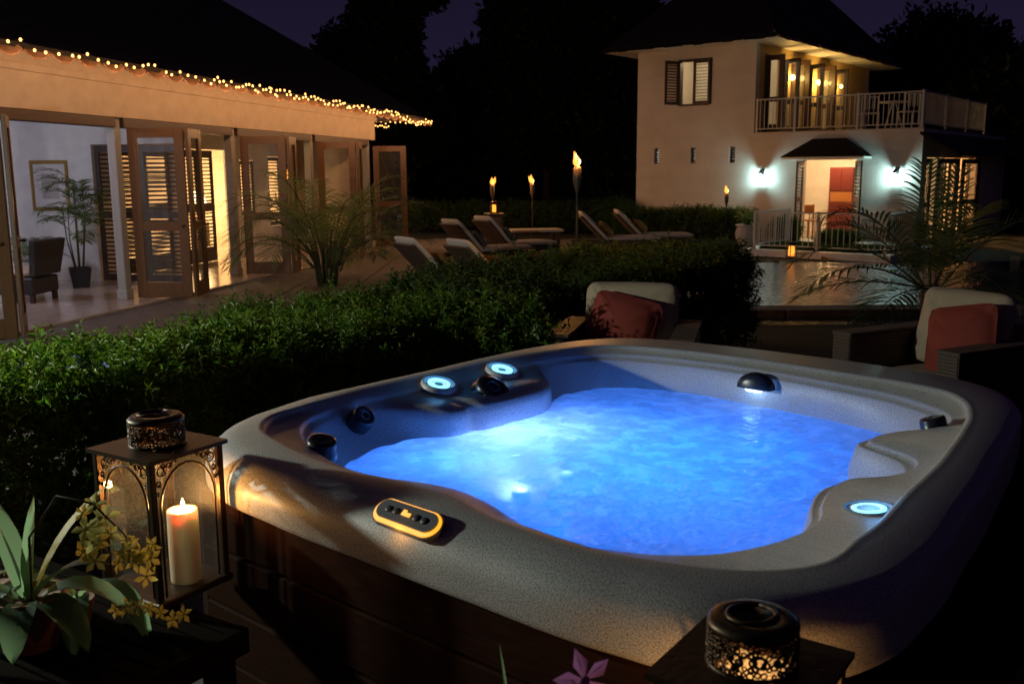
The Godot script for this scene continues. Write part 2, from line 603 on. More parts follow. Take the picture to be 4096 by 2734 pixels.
# the moulded console on one side: how far it stands into the tub, and its height
var tub_moulding := [[-0.655, 0.06, -0.075], [-0.69, -0.06, -0.08], [-0.735, -0.11, -0.085], [-0.695, -0.17, -0.08], [-0.705, -0.25, -0.08], [-0.80, -0.33, -0.08], [-0.89, -0.42, -0.075], [-0.92, -0.53, -0.07], [-0.9, -0.68, -0.065], [-0.82, -0.82, -0.06], [-0.64, -0.95, -0.06], [-0.25, -1.05, -0.06], [-0.02, -1.0, -0.06], [0.24, -1.01, -0.06], [0.52, -1.09, -0.06], [0.76, -1.02, -0.06], [0.89, -0.84, -0.06], [0.93, -0.68, -0.06], [0.91, -0.55, -0.06], [0.865, -0.44, -0.06], [0.83, -0.32, -0.06], [0.835, -0.22, -0.06], [0.92, -0.09, -0.07], [0.945, 0.04, -0.07], [0.90, 0.14, -0.065], [0.74, 0.23, -0.06], [0.72, 0.29, -0.06], [0.765, 0.42, -0.06], [0.84, 0.53, -0.06], [0.87, 0.63, -0.06], [0.83, 0.73, -0.06], [0.75, 0.81, -0.06], [0.59, 0.90, -0.06], [0.3, 0.97, -0.06], [-0.02, 1.02, -0.06], [-0.34, 1.02, -0.06], [-0.64, 0.97, -0.06], [-0.77, 0.9, -0.06], [-0.85, 0.78, -0.06], [-0.89, 0.62, -0.07], [-0.85, 0.52, -0.085], [-0.74, 0.43, -0.08], [-0.67, 0.32, -0.075], [-0.645, 0.19, -0.072]]
var tub_waterline := [[-0.655, 0.06, -0.19], [-0.67, -0.05, -0.19], [-0.70, -0.12, -0.19], [-0.69, -0.2, -0.19], [-0.715, -0.27, -0.19], [-0.79, -0.38, -0.19], [-0.79, -0.55, -0.19], [-0.74, -0.72, -0.19], [-0.62, -0.86, -0.19], [-0.25, -0.97, -0.19], [0.0, -0.95, -0.19], [0.24, -0.96, -0.19], [0.52, -1.01, -0.19], [0.74, -0.95, -0.19], [0.85, -0.80, -0.19], [0.88, -0.66, -0.19], [0.87, -0.54, -0.19], [0.84, -0.44, -0.19], [0.80, -0.32, -0.19], [0.81, -0.22, -0.19], [0.89, -0.10, -0.19], [0.91, 0.04, -0.19], [0.86, 0.14, -0.19], [0.72, 0.22, -0.19], [0.70, 0.29, -0.19], [0.73, 0.42, -0.19], [0.78, 0.53, -0.19], [0.79, 0.63, -0.19], [0.74, 0.73, -0.19], [0.66, 0.82, -0.19], [0.5, 0.92, -0.19], [0.28, 0.98, -0.19], [-0.02, 1.01, -0.19], [-0.34, 1.01, -0.19], [-0.62, 0.95, -0.19], [-0.74, 0.86, -0.19], [-0.79, 0.72, -0.19], [-0.79, 0.58, -0.19], [-0.75, 0.46, -0.19], [-0.69, 0.34, -0.19], [-0.665, 0.2, -0.19]]


func hot_tub() -> void:
	var t := thing("hot_tub", "large speckled grey hot tub full of bubbling water lit bright blue", "hot tub", F(0.4495, 0, 3.414), -0.7142)
	var edge := around(tub_edge)
	var ridge := around(tub_ridge)
	var mould := around(tub_moulding)
	var wl := around(tub_waterline)
	var rings := []
	for q in [[0.05, -0.162], [0.012, -0.168], [0.002, -0.16], [0.0, -0.145], [0.0, -0.105], [0.004, -0.085], [0.014, -0.062], [0.03, -0.04], [0.052, -0.022], [0.08, -0.009], [0.11, -0.002]]:
		rings.append(ring_points(tub_outer(q[0], q[1])))
	var flat := tub_outer(0.11, -0.002)
	var rings_of := func(dr: float, base: float, amp: float, limit: float) -> Array:
		var out := []
		for s in TUB_N:
			var r: float = ridge[s].x + dr
			r = maxf(minf(r, flat[s].x - 0.05 + dr), edge[s].x + limit)
			out.append(Vector2(r, base + amp * clampf(ridge[s].y, 0, 1)))
		return out
	rings.append(ring_points(rings_of.call(0.035, 0.0, 0.0, 0.05)))
	rings.append(ring_points(rings_of.call(0.012, -0.001, 0.003, 0.038)))
	rings.append(ring_points(rings_of.call(0.0, -0.003, 0.006, 0.03)))
	rings.append(ring_points(rings_of.call(-0.012, -0.006, 0.0, 0.022)))
	rings.append(ring_points(rings_of.call(-0.022, -0.009, -0.014, 0.015)))
	rings.append(ring_points(shifted(edge, 0.006, 0.006)))
	rings.append(ring_points(shifted(edge, -0.004, -0.004)))
	rings.append(ring_points(shifted(edge, -0.012, -0.017)))
	var mid := []
	for s in TUB_N:
		mid.append(Vector2(lerpf(edge[s].x - 0.015, mould[s].x, 0.55), lerpf(edge[s].y - 0.02, mould[s].y + 0.01, 0.55)))
	rings.append(ring_points(mid))
	rings.append(ring_points(mould))
	for q in [0.25, 0.5, 0.78, 1.0]:
		var rr := []
		for s in TUB_N:
			var fall: float = 1.0 - pow(1.0 - q, 1.6)
			rr.append(Vector2(lerpf(mould[s].x, wl[s].x, q) - 0.012 * sin(q * PI), lerpf(mould[s].y, wl[s].y, fall * 0.6 + q * 0.4)))
		rings.append(ring_points(rr))
	for q in [[-0.015, -0.30], [-0.06, -0.37], [-0.14, -0.40]]:
		rings.append(ring_points(wl.map(func(p): return Vector2(p.x + q[0], q[1]))))
	for q in [[0.72, -0.43], [0.68, -0.48], [0.64, -0.62], [0.58, -0.74], [0.50, -0.77], [0.001, -0.78]]:
		rings.append(ring_points(wl.map(func(p): return Vector2(p.x * q[0], q[1]))))
	var g := Geo.new(true)
	for i in rings.size() - 1:
		for s in TUB_N:
			var s2 := (s + 1) % TUB_N
			g.quad(rings[i][s], rings[i][s2], rings[i + 1][s2], rings[i + 1][s])
	part("shell", g, M.acrylic_granite, t)

	# water: a rippled sheet that reaches a little into the shell wall
	var fn := FastNoiseLite.new()
	fn.frequency = 1.0
	fn.fractal_octaves = 4
	fn.domain_warp_enabled = true
	fn.domain_warp_amplitude = 0.5
	fn.domain_warp_frequency = 1.4
	fn.seed = 5
	var top := RIM - 0.18
	var wave := func(u: float, v: float) -> float:
		var boil := exp(-(pow(u + 0.22, 2) + pow(v + 0.02, 2)) / 0.16) + 0.5 * exp(-(pow(u - 0.1, 2) + pow(v + 0.5, 2)) / 0.1)
		return fn.get_noise_2d(u * 2.2, v * 3.4) * (0.010 + 0.016 * boil) + fn.get_noise_2d(u * 7 + 9, v * 9) * (0.003 + 0.005 * boil) + 0.018 * boil
	g = Geo.new(true)
	var rows := []
	var steps := 56
	for i in steps + 1:
		var row := []
		for s in range(0, TUB_N, 2):
			var th := -PI + TAU * s / TUB_N
			var r: float = (wl[s].x + 0.02) * pow(float(i) / steps, 0.8)
			var u := r * cos(th)
			var v := r * sin(th)
			row.append(Vector3(u, top + wave.call(u, v), -v))
		rows.append(row)
	for i in steps:
		for s in TUB_N / 2:
			var s2 := (s + 1) % (TUB_N / 2)
			if i == 0:
				g.tri(rows[0][0], rows[1][s], rows[1][s2])
			else:
				g.quad(rows[i][s], rows[i + 1][s], rows[i + 1][s2], rows[i][s2])
	part("water", g, M.spa_water, t)

	# skirt: boards on four sides, fluted posts at the corners
	for side in 4:
		var along := 0.90 if side % 2 == 0 else 1.065
		var out := [1.245, 1.15, 1.335, 1.075][side] as float
		var b := Basis(Vector3.UP, PI / 2 * side)
		var shift := [0.037, 0.045, -0.037, -0.045][side] as float
		for k in 4:
			var h0 := 0.02 + k * 0.194
			g = Geo.new()
			g.box(Transform3D(b, b * Vector3(shift, h0 + 0.095, out)), Vector3(along * 2, 0.186, 0.03), 0.006)
			part("skirt_board", g, M.skirt_wood, t)
	for q in [[-1, -1], [1, -1], [1, 1], [-1, 1]]:
		g = Geo.new(true)
		var prof := []
		for k in 61:
			var a := PI / 2 * k / 60.0
			var rr := 0.215 - 0.007 * pow(absf(sin(k / 60.0 * PI * 7)), 6.0)
			prof.append(Vector2(cos(a) * rr, sin(a) * rr))
		for k in 60:
			var ex := 0.858 if q[0] < 0 else 0.933
			var ez := 1.028 if q[1] > 0 else 1.118
			var pa := Vector3(q[0] * (ex + prof[k].x), 0, q[1] * (ez + prof[k].y))
			var pb := Vector3(q[0] * (ex + prof[k + 1].x), 0, q[1] * (ez + prof[k + 1].y))
			var upv := Vector3.UP
			if q[0] * q[1] > 0:
				g.quad(pb + upv * 0.01, pa + upv * 0.01, pa + upv * 0.80, pb + upv * 0.80)
			else:
				g.quad(pa + upv * 0.01, pb + upv * 0.01, pb + upv * 0.80, pa + upv * 0.80)
		part("corner_post", g, M.skirt_corner, t)
	g = Geo.new()
	g.bx(Vector3(-1.03, 0.005, -1.2), Vector3(1.03, 0.06, 1.2))
	part("base_pan", g, M.dark_plastic, t)

	# control panel on the front rim
	var frame := Transform3D(Basis(Vector3.UP, -0.03) * Basis(Vector3.RIGHT, 0.62) * Basis.from_scale(Vector3(0.95, 0.95, 0.85)), Vector3(0.155, RIM - 0.027, 1.272))
	var pill := func(w: float, h: float) -> Array:
		var p := []
		for k in 24:
			var a := TAU * k / 24.0
			p.append(Vector2((w - h) / 2 * signf(cos(a) + 1e-6) + h / 2 * cos(a), h / 2 * sin(a)))
		return p
	var lay := frame * Transform3D(Basis(Vector3.RIGHT, -PI / 2), Vector3.ZERO)
	var cp := Node3D.new()
	cp.name = "control_panel"
	t.add_child(cp)
	g = Geo.new()
	g.prism(pill.call(0.262, 0.098), 0.012, lay)
	part("bezel", g, M.grey_plastic, cp)
	g = Geo.new()
	g.prism(pill.call(0.252, 0.088), 0.004, lay.translated_local(Vector3(0, 0, 0.012)))
	part("backlight", g, M.panel_glow, cp)
	g = Geo.new()
	g.prism(pill.call(0.232, 0.068), 0.009, lay.translated_local(Vector3(0.0, 0.004, 0.0125)))
	part("keypad", g, M.grey_plastic, cp)
	for x in [-0.072, -0.040, 0.040, 0.072]:
		g = Geo.new(true)
		g.lathe([Vector2(0.0115, 0), Vector2(0.0115, 0.003), Vector2(0.008, 0.0045), Vector2(0, 0.0045)], 16, lay.translated_local(Vector3(x, 0.004, 0.0212)) * Transform3D(Basis(Vector3.RIGHT, PI / 2), Vector3.ZERO))
		part("button", g, M.button_plastic, cp)
	g = Geo.new()
	for q in [[Vector3(-0.016, -0.002, 0), Vector3(0.016, 0.010, 0)], [Vector3(-0.016, 0.0101, 0), Vector3(-0.004, 0.017, 0)]]:
		g.box(lay.translated_local((q[0] + q[1]) / 2 + Vector3(0, 0, 0.0232)), Vector3(q[1].x - q[0].x, q[1].y - q[0].y, 0.003))
	part("display", g, M.panel_glow, cp)
	omni("panel_light", frame * Vector3(0, 0.02, 0.06), Color(1, 0.4, 0.05), 0.0022, 0.02, t)

	# lit rings sunk in the rim
	for q in [[-0.925, -0.09, 0.25, 0.86], [-0.915, 0.30, 0.25, 0.86], [1.02, -0.43, -0.10, 0.80]]:
		var lt := Node3D.new()
		lt.name = "light_ring"
		t.add_child(lt, true)
		lt.transform = Transform3D(Basis(Vector3.BACK, -q[2]).scaled(Vector3.ONE * q[3]), Vector3(q[0], RIM - (0.022 if q[0] < 0 else 0.03), -q[1]))
		g = Geo.new(true)
		g.lathe([Vector2(0.090, -0.015), Vector2(0.086, 0.006), Vector2(0.080, 0.011), Vector2(0.073, 0.008), Vector2(0.066, 0.0), Vector2(0.062, -0.006)], 40)
		part("collar", g, M.acrylic_granite, lt)
		g = Geo.new(true)
		g.lathe([Vector2(0.064, -0.008), Vector2(0.05, -0.005), Vector2(0.02, -0.004), Vector2(0, -0.004)], 32)
		part("dish", g, M.dark_plastic, lt)
		g = Geo.new(true)
		g.lathe([Vector2(0.056, 0.0), Vector2(0.056, 0.007), Vector2(0.043, 0.009), Vector2(0.036, 0.003)], 40)
		g.lathe([Vector2(0.033, -0.002), Vector2(0.030, 0.003), Vector2(0.024, 0.001)], 40)
		part("ring_light", g, M.ring_glow, lt)
		omni("ring_lamp", Vector3(0, 0.035, 0), Color(0.1, 0.42, 1.0), 0.007, 0.03, lt)

	# knobs and diverters
	for q in [[-0.79, 0.08, -0.075, 0.075, 0.55, "diverter"], [-0.875, -0.565, -0.078, 0.045, 0.9, "knob"], [-0.60, -0.965, -0.055, 0.05, 0.25, "knob"], [0.865, 0.60, -0.055, 0.045, -0.3, "knob"]]:
		var kn := Node3D.new()
		kn.name = q[5]
		t.add_child(kn, true)
		kn.transform = Transform3D(Basis(Vector3.BACK, -q[4]), Vector3(q[0], RIM + q[2], -q[1]))
		var r: float = q[3]
		g = Geo.new(true)
		g.lathe([Vector2(r * 1.12, -0.02), Vector2(r * 1.12, 0.006), Vector2(r, 0.012), Vector2(r, 0.034), Vector2(r * 0.92, 0.044), Vector2(r * 0.55, 0.047), Vector2(r * 0.5, 0.042), Vector2(0, 0.042)], 32)
		part("cap", g, M.dark_plastic, kn)
		g = Geo.new(true)
		g.lathe([Vector2(r * 0.42, 0.0425), Vector2(r * 0.42, 0.046), Vector2(r * 0.34, 0.046), Vector2(r * 0.34, 0.0425)], 24)
		part("trim_ring", g, M.grey_plastic, kn)
		if q[5] == "diverter":
			g = Geo.new(true)
			var arc := []
			for k in 13:
				var a := -PI * 0.42 + PI * 0.84 * k / 12.0
				arc.append(Vector3(cos(a) * r * 1.32, 0.03 - 0.01 * cos(a), sin(a) * r * 1.1))
			g.tube(arc, 0.009, 0.009, 8)
			part("handle", g, M.grey_plastic, kn)
	# the waterfall spout in the back wall
	var sp := Node3D.new()
	sp.name = "waterfall_spout"
	t.add_child(sp)
	sp.transform = Transform3D(Basis(Vector3.UP, -0.04), Vector3(-0.02, RIM - 0.098, -1.005))
	g = Geo.new(true)
	for i in 5:
		for k in 16:
			var pt := func(ii: int, kk: int) -> Vector3:
				var a := PI * kk / 16.0
				var rad := [0.088, 0.086, 0.078, 0.05, 0.0][ii] as float
				var dep := [0.0, 0.032, 0.045, 0.055, 0.058][ii] as float
				return Vector3(cos(a) * rad, sin(a) * rad * 0.78, dep)
			if i < 4:
				g.quad(pt.call(i, k), pt.call(i, k + 1), pt.call(i + 1, k + 1), pt.call(i + 1, k))
	part("hood", g, M.dark_plastic, sp)
	g = Geo.new(true)
	g.pillow(Transform3D(Basis(), Vector3(0.0, -0.006, 0.034)), Vector3(0.085, 0.022, 0.03), 0.6, 8)
	part("spout_light", g, M.spout_glow, sp)
	omni("spout_lamp", Vector3(0, -0.012, 0.052), Color(0.25, 0.52, 1.0), 0.006, 0.02, sp)

	# lamps under the water: lens, then the light in front of it
	for q in [[-0.20, 0.02, -0.755, 0.78, 0.0, 0.17], [0.12, -0.26, -0.755, 0.46, 0.0, 0.15], [0.20, 0.26, -0.755, 0.42, 0.0, 0.15], [-0.50, -0.06, -0.385, 0.26, 0.20, 0.36], [-0.50, 0.24, -0.385, 0.08, 0.18, 0.34], [-0.38, -0.42, -0.385, 0.07, 0.15, 0.32], [-0.54, -0.52, -0.385, 0.09, 0.0, 0.17]]:
		var lamp := Node3D.new()
		lamp.name = "underwater_lamp"
		t.add_child(lamp, true)
		lamp.position = Vector3(q[0], RIM + q[2], -q[1])
		g = Geo.new(true)
		g.lathe([Vector2(0.03, -0.03), Vector2(0.034, -0.024), Vector2(0.028, -0.016), Vector2(0, -0.012)], 20)
		part("lens_light", g, M.pool_light_glow, lamp)
		omni("underwater_light", Vector3(0, 0.02, 0), Color(q[4], q[5], 1.0), q[3], 0.05, lamp)


# ---------------------------------------------------------------- things on the near tables
func leaf_blade(g: Geo, from: Vector3, dir: Vector3, length: float, width: float, droop: float, n := 7, fold := 0.25) -> void:
	# an arching strap leaf with a keel
	var p := from
	var d := dir.normalized()
	var prev := []
	for i in n + 1:
		var q := float(i) / n
		var side := d.cross(Vector3.UP)
		side = side.normalized() if side.length() > 0.05 else Vector3.RIGHT
		var nrm := side.cross(d).normalized()
		var w := width / 2 * pow(sin(PI * clampf(q * 0.93 + 0.07, 0, 1)), 0.6) * (1.0 - 0.25 * q)
		if i == n:
			w = 0.0005
		var row := [p - side * w + nrm * w * fold, p, p + side * w + nrm * w * fold]
		if prev:
			g.quad(prev[0], prev[1], row[1], row[0])
			g.quad(prev[1], prev[2], row[2], row[1])
		prev = row
		p += d * length / n
		d = (d + Vector3.DOWN * droop / n).normalized()


func star_flower(g: Geo, at: Vector3, facing: Vector3, size: float, petals := 5) -> void:
	var z := facing.normalized()
	var x := z.cross(Vector3.UP if absf(z.y) < 0.9 else Vector3.RIGHT).normalized()
	var y := z.cross(x)
	var turn := rng.randf() * TAU
	for k in petals:
		var a := turn + TAU * k / petals + rng.randf_range(-0.15, 0.15)
		var d := x * cos(a) + y * sin(a)
		var s := z.cross(d)
		var cup := rng.randf_range(0.15, 0.5)
		var m := at + d * size * 0.55 + z * size * cup * 0.4
		var tip := at + d * size + z * size * (cup * 0.3 - 0.1)
		var w := size * rng.randf_range(0.22, 0.3)
		g.quad(at, m - s * w + z * w * 0.3, tip, m)
		g.quad(at, m, tip, m + s * w + z * w * 0.3)
	g.pillow(Transform3D(Basis(x, y, z), at + z * size * 0.15), Vector3.ONE * size * 0.32, 0.9, 4)


func make_lantern(label: String, at: Vector3, turn: float) -> Node3D:
	var t := thing("lantern", label, "lantern", at, turn, "pierced brass candle lanterns beside the hot tub")
	var s := 0.122
	var h := 0.44
	var g := Geo.new()
	g.box(Transform3D(Basis(), Vector3(0, 0.014, 0)), Vector3(2 * s + 0.035, 0.022, 2 * s + 0.035), 0.004)
	part("base_plate", g, M.aged_brass, t)
	for a in [-1, 1]:
		for b in [-1, 1]:
			g = Geo.new()
			g.box(Transform3D(Basis(), Vector3(a * s, h / 2 + 0.012, b * s)), Vector3(0.02, h - 0.024, 0.02), 0.003)
			part("corner_post", g, M.aged_brass, t)
			g = Geo.new(true)
			g.lathe([Vector2(0, -0.004), Vector2(0.011, 0.001), Vector2(0.011, 0.006), Vector2(0, 0.008)], 10, Transform3D(Basis(), Vector3(a * s, 0, b * s)))
			part("foot", g, M.aged_brass, t)
	# the roof plate, open in the middle so that the heat goes up
	g = Geo.new()
	for q in [[Vector3(-0.1425, 0, -0.1425), Vector3(0.1425, 0.012, -0.06)], [Vector3(-0.1425, 0, 0.06), Vector3(0.1425, 0.012, 0.1425)], [Vector3(-0.1425, 0, -0.06), Vector3(-0.06, 0.012, 0.06)], [Vector3(0.06, 0, -0.06), Vector3(0.1425, 0.012, 0.06)]]:
		g.bx(q[0] + Vector3(0, h, 0), q[1] + Vector3(0, h, 0), 0.0)
	part("roof_plate", g, M.aged_brass, t)
	# sides: glass behind an arched frame with scrollwork in its corners
	for k in 4:
		var f := Transform3D(Basis(Vector3.UP, PI / 2 * k), Vector3.ZERO)
		g = Geo.new()
		g.box(f * Transform3D(Basis(), Vector3(0, h / 2, s - 0.004)), Vector3(2 * s - 0.02, h - 0.03, 0.002))
		var gl := part("pane", g, M.pane, t)
		g = Geo.new(true)
		var arch := [f * Vector3(-0.098, 0.03, s), f * Vector3(-0.098, 0.15, s), f * Vector3(-0.098, 0.29, s)]
		for i in 13:
			var a := PI - PI * i / 12.0
			arch.append(f * Vector3(0.098 * cos(a), 0.29 + 0.125 * sin(a), s))
		arch.append_array([f * Vector3(0.098, 0.15, s), f * Vector3(0.098, 0.03, s)])
		g.tube(arch, 0.0035, 0.0035, 6)
		for sg in [-1, 1]:
			for c in [[0.088, 0.410, 0.017], [0.062, 0.421, 0.011], [0.099, 0.374, 0.010], [0.040, 0.430, 0.007], [0.104, 0.345, 0.006], [0.080, 0.424, 0.009]]:
				var sc := []
				var r0: float = c[2]
				for i in 15:
					var a: float = i / 14.0 * TAU * 1.3 + c[0] * 40
					var r := r0 * (1.0 - 0.6 * i / 14.0)
					sc.append(f * Vector3(sg * (c[0] + cos(a) * r), minf(c[1] + sin(a) * r, 0.436), s + 0.0005))
				g.tube(sc, 0.0028, 0.002, 5)
		part("arch_frame", g, M.aged_brass, t)
	# the pierced cap
	var cap := Node3D.new()
	cap.name = "cap"
	t.add_child(cap)
	cap.position.y = h + 0.012
	var R := 0.079
	g = Geo.new(true)
	g.lathe([Vector2(R, 0), Vector2(R + 0.004, 0.003), Vector2(R, 0.008), Vector2(R - 0.004, 0.008)], 40)
	g.lathe([Vector2(R - 0.004, 0.072), Vector2(R + 0.002, 0.072), Vector2(R + 0.003, 0.08), Vector2(R - 0.006, 0.088), Vector2(R * 0.62, 0.091), Vector2(R * 0.55, 0.086), Vector2(R * 0.5, 0.091), Vector2(0, 0.0915)], 40)
	part("crown", g, M.aged_brass, cap)
	g = Geo.new(true)
	var loop := func(a0: float, y: float, r: float, w: float) -> void:
		var p := []
		for i in 11:
			var b := TAU * i / 10.0
			var a := a0 + cos(b) * r / R
			p.append(Vector3(cos(a) * R, y + sin(b) * r, -sin(a) * R))
		g.tube(p, w, w, 4)
	for k in 12:
		loop.call(TAU * k / 12.0, 0.040, 0.0105, 0.0035)
	for k in 48:
		for y in [0.016, 0.028, 0.052, 0.064]:
			if rng.randf() < 0.94:
				loop.call(TAU * (k + rng.randf_range(0.2, 0.8)) / 48.0, y + rng.randf_range(-0.004, 0.004), rng.randf_range(0.0035, 0.006), rng.randf_range(0.0016, 0.0028))
	for k in 24:
		loop.call(TAU * (k + 0.5) / 24.0 + rng.randf_range(-0.05, 0.05), 0.040 + rng.randf_range(-0.008, 0.008), 0.006, 0.0026)
	part("pierced_band", g, M.aged_brass, cap)
	g = Geo.new(true)
	var rg := []
	for i in 25:
		var a := TAU * i / 24.0
		rg.append(Vector3(-0.01 + cos(a) * 0.042, 0.0965 + 0.003 * sin(a), sin(a) * 0.042))
	g.tube(rg, 0.0045, 0.0045, 8)
	part("carrying_ring", g, M.aged_brass, cap)
	return t


func make_candle(label: String, at: Vector3, height: float, radius: float, energy: float) -> Node3D:
	var t := thing("candle", label, "candle", at, 0.0, "pillar candles burning in the brass lanterns")
	var g := Geo.new(true)
	g.lathe([Vector2(0, 0), Vector2(radius * 0.97, 0), Vector2(radius, 0.006), Vector2(radius, height * 0.5), Vector2(radius * 0.99, height - 0.006), Vector2(radius * 0.93, height), Vector2(radius * 0.7, height - 0.004), Vector2(radius * 0.3, height - 0.009), Vector2(0, height - 0.010)], 40)
	part("wax", g, M.candle_wax, t)
	g = Geo.new(true)
	g.tube([Vector3(0, height - 0.012, 0), Vector3(0.001, height + 0.003, 0), Vector3(0.004, height + 0.008, 0)], 0.0016, 0.0012, 5)
	part("wick", g, M.wick_black, t)
	g = Geo.new(true)
	g.lathe([Vector2(0, 0), Vector2(0.0055, 0.005), Vector2(0.0065, 0.011), Vector2(0.0048, 0.019), Vector2(0.002, 0.027), Vector2(0, 0.032)], 12, Transform3D(Basis(), Vector3(0.003, height + 0.004, 0)))
	part("flame", g, M.candle_flame, t)
	omni("candle_light", Vector3(0.003, height + 0.017, 0), Color(1.0, 0.47, 0.13), energy, 0.012, t)
	return t


func slat_table(label: String, at: Vector3, turn: float, w: float, d: float, h: float) -> void:
	var t := thing("garden_table", label, "table", at, turn, "")
	var n := int(d / 0.055)
	for k in n:
		var z := -d / 2 + (k + 0.5) * d / n
		var g := Geo.new()
		g.box(Transform3D(Basis(), Vector3(0, h - 0.012, z)), Vector3(w - 0.05, 0.022, d / n - 0.009), 0.003)
		part("slat", g, M.table_slat, t)
	for x in [-w / 2 + 0.02, w / 2 - 0.02]:
		boxm("end_rail", Vector3(x - 0.018, h - 0.075, -d / 2), Vector3(x + 0.018, h, d / 2), M.table_slat, t, 0.004)
	for z in [-d / 2 + 0.06, d / 2 - 0.06]:
		boxm("side_rail", Vector3(-w / 2 + 0.04, h - 0.08, z - 0.015), Vector3(w / 2 - 0.04, h - 0.025, z + 0.015), M.table_slat, t)
		for x in [-w / 2 + 0.065, w / 2 - 0.065]:
			boxm("leg", Vector3(x - 0.025, 0.0, z - 0.04), Vector3(x + 0.025, h - 0.026, z - 0.0155) if z > 0 else Vector3(x + 0.025, h - 0.026, z + 0.04), M.table_slat, t, 0.004)


func near_table() -> void:
	slat_table("dark slatted wooden table holding an orchid pot and a brass lantern", F(-1.45, 0, 2.42), deg_to_rad(-32), 1.1, 0.92, 0.55)
	slat_table("low dark wooden table in front of the control panel side of the tub", F(0.32, 0, 1.40), deg_to_rad(-35), 0.62, 0.5, 0.475)
	make_lantern("square brass lantern standing next to the orchid pot on the slatted table", F(-1.063, 0.556, 2.785), deg_to_rad(58))
	make_candle("cream pillar candle burning in the lantern beside the orchid", F(-1.0, 0.581, 2.775), 0.225, 0.046, 0.12)
	make_lantern("brass lantern with glowing pierced cap, in front of the tub without flowers near", F(0.427, 0.480, 1.602), deg_to_rad(55))
	make_candle("candle inside the lantern whose pierced cap glows amber", F(0.427, 0.505, 1.602), 0.20, 0.046, 0.10)

	# potted orchid with strap leaves
	var t := thing("potted_orchid", "orchid with long strap leaves in a clay pot on the slatted table", "potted plant", F(-1.30, 0.551, 2.42))
	var g := Geo.new(true)
	g.lathe([Vector2(0, 0), Vector2(0.062, 0), Vector2(0.085, 0.10), Vector2(0.088, 0.12), Vector2(0.094, 0.122), Vector2(0.096, 0.15), Vector2(0.089, 0.152), Vector2(0.085, 0.135), Vector2(0, 0.135)], 32)
	part("clay_pot", g, M.terracotta, t)
	for q in [[0.1, 0.95, 0.0, 0.36, 0.055, 0.5], [0.55, 0.75, 0.1, 0.34, 0.05, 1.3], [-0.5, 0.6, 0.3, 0.34, 0.06, 1.6], [-0.9, 0.5, 0.2, 0.30, 0.06, 2.0], [0.8, 0.35, 0.5, 0.32, 0.07, 1.8], [-0.35, 0.9, -0.3, 0.40, 0.05, 0.8], [0.35, 0.9, -0.2, 0.44, 0.05, 0.9], [-0.9, 0.2, 0.6, 0.28, 0.065, 1.6], [0.25, 0.4, 0.9, 0.28, 0.065, 2.0], [0.95, 0.6, -0.15, 0.36, 0.07, 2.3], [-0.15, 0.98, 0.1, 0.30, 0.045, 0.4]]:
		g = Geo.new(true)
		leaf_blade(g, Vector3(q[0] * 0.03, 0.13, q[2] * 0.03), Vector3(q[0], q[1], q[2]), q[3] * 0.82, q[4] * 1.45, q[5])
		part("leaf", g, M.orchid_leaf, t)
	g = Geo.new(true)
	g.tube([Vector3(0.02, 0.13, 0.02), Vector3(0.05, 0.33, 0.06), Vector3(0.13, 0.44, 0.06), Vector3(0.22, 0.42, 0.06), Vector3(0.30, 0.35, 0.08), Vector3(0.38, 0.25, 0.10)], 0.004, 0.002, 6)
	part("flower_stalk", g, M.cane, t)
	for k in 22:
		var q := rng.randf()
		var c := Vector3(0.20, 0.40, 0.06).lerp(Vector3(0.36, 0.28, 0.10), q) + Vector3(rng.randf_range(-0.05, 0.05), rng.randf_range(-0.085, 0.045), rng.randf_range(-0.03, 0.05))
		g = Geo.new(true)
		star_flower(g, c, Vector3(rng.randf_range(-0.6, 0.8), rng.randf_range(-0.2, 0.8), 1.0), rng.randf_range(0.026, 0.038))
		part("flower", g, M.yellow_petal, t)
	for k in 7:
		g = Geo.new(true)
		star_flower(g, Vector3(0.32 + 0.028 * k, 0.19 + rng.randf_range(-0.012, 0.012) + 0.02 * sin(k * 0.9), 0.2), Vector3(rng.randf_range(-0.3, 0.3), 0.5, 1.0), rng.randf_range(0.02, 0.028))
		part("flower", g, M.yellow_petal, t)

	# a broad dark leaf plant next to it
	t = thing("broad_leaf_plant", "broad dark green leaves drooping between the orchid pot and the lantern", "potted plant", F(-1.24, 0.551, 2.56))
	g = Geo.new(true)
	g.lathe([Vector2(0, 0), Vector2(0.035, 0), Vector2(0.05, 0.07), Vector2(0.047, 0.07), Vector2(0.043, 0.06), Vector2(0, 0.06)], 20)
	part("clay_pot", g, M.terracotta, t)
	for q in [[0.75, 0.9, 0.25, 0.34, 0.105, 3.2], [-0.3, 1.0, 0.4, 0.28, 0.09, 2.2], [0.35, 0.8, 0.9, 0.26, 0.09, 2.6], [-0.8, 0.7, 0.2, 0.26, 0.08, 2.2]]:
		g = Geo.new(true)
		leaf_blade(g, Vector3(0, 0.06, 0), Vector3(q[0], q[1], q[2]), q[3], q[4], q[5], 9)
		part("leaf", g, M.orchid_leaf, t)

	# purple blooms at the end of the table
	t = thing("purple_orchid", "purple orchid blooms rising over the slatted table end", "potted plant", F(-1.52, 0.551, 2.62))
	g = Geo.new(true)
	g.lathe([Vector2(0, 0), Vector2(0.05, 0), Vector2(0.068, 0.1), Vector2(0.064, 0.1), Vector2(0.06, 0.085), Vector2(0, 0.085)], 20)
	part("clay_pot", g, M.terracotta, t)
	g = Geo.new(true)
	g.tube([Vector3(0, 0.08, 0), Vector3(-0.01, 0.3, 0), Vector3(-0.06, 0.46, 0.02), Vector3(0.02, 0.5, 0.03)], 0.004, 0.003, 6)
	part("flower_stalk", g, M.cane, t)
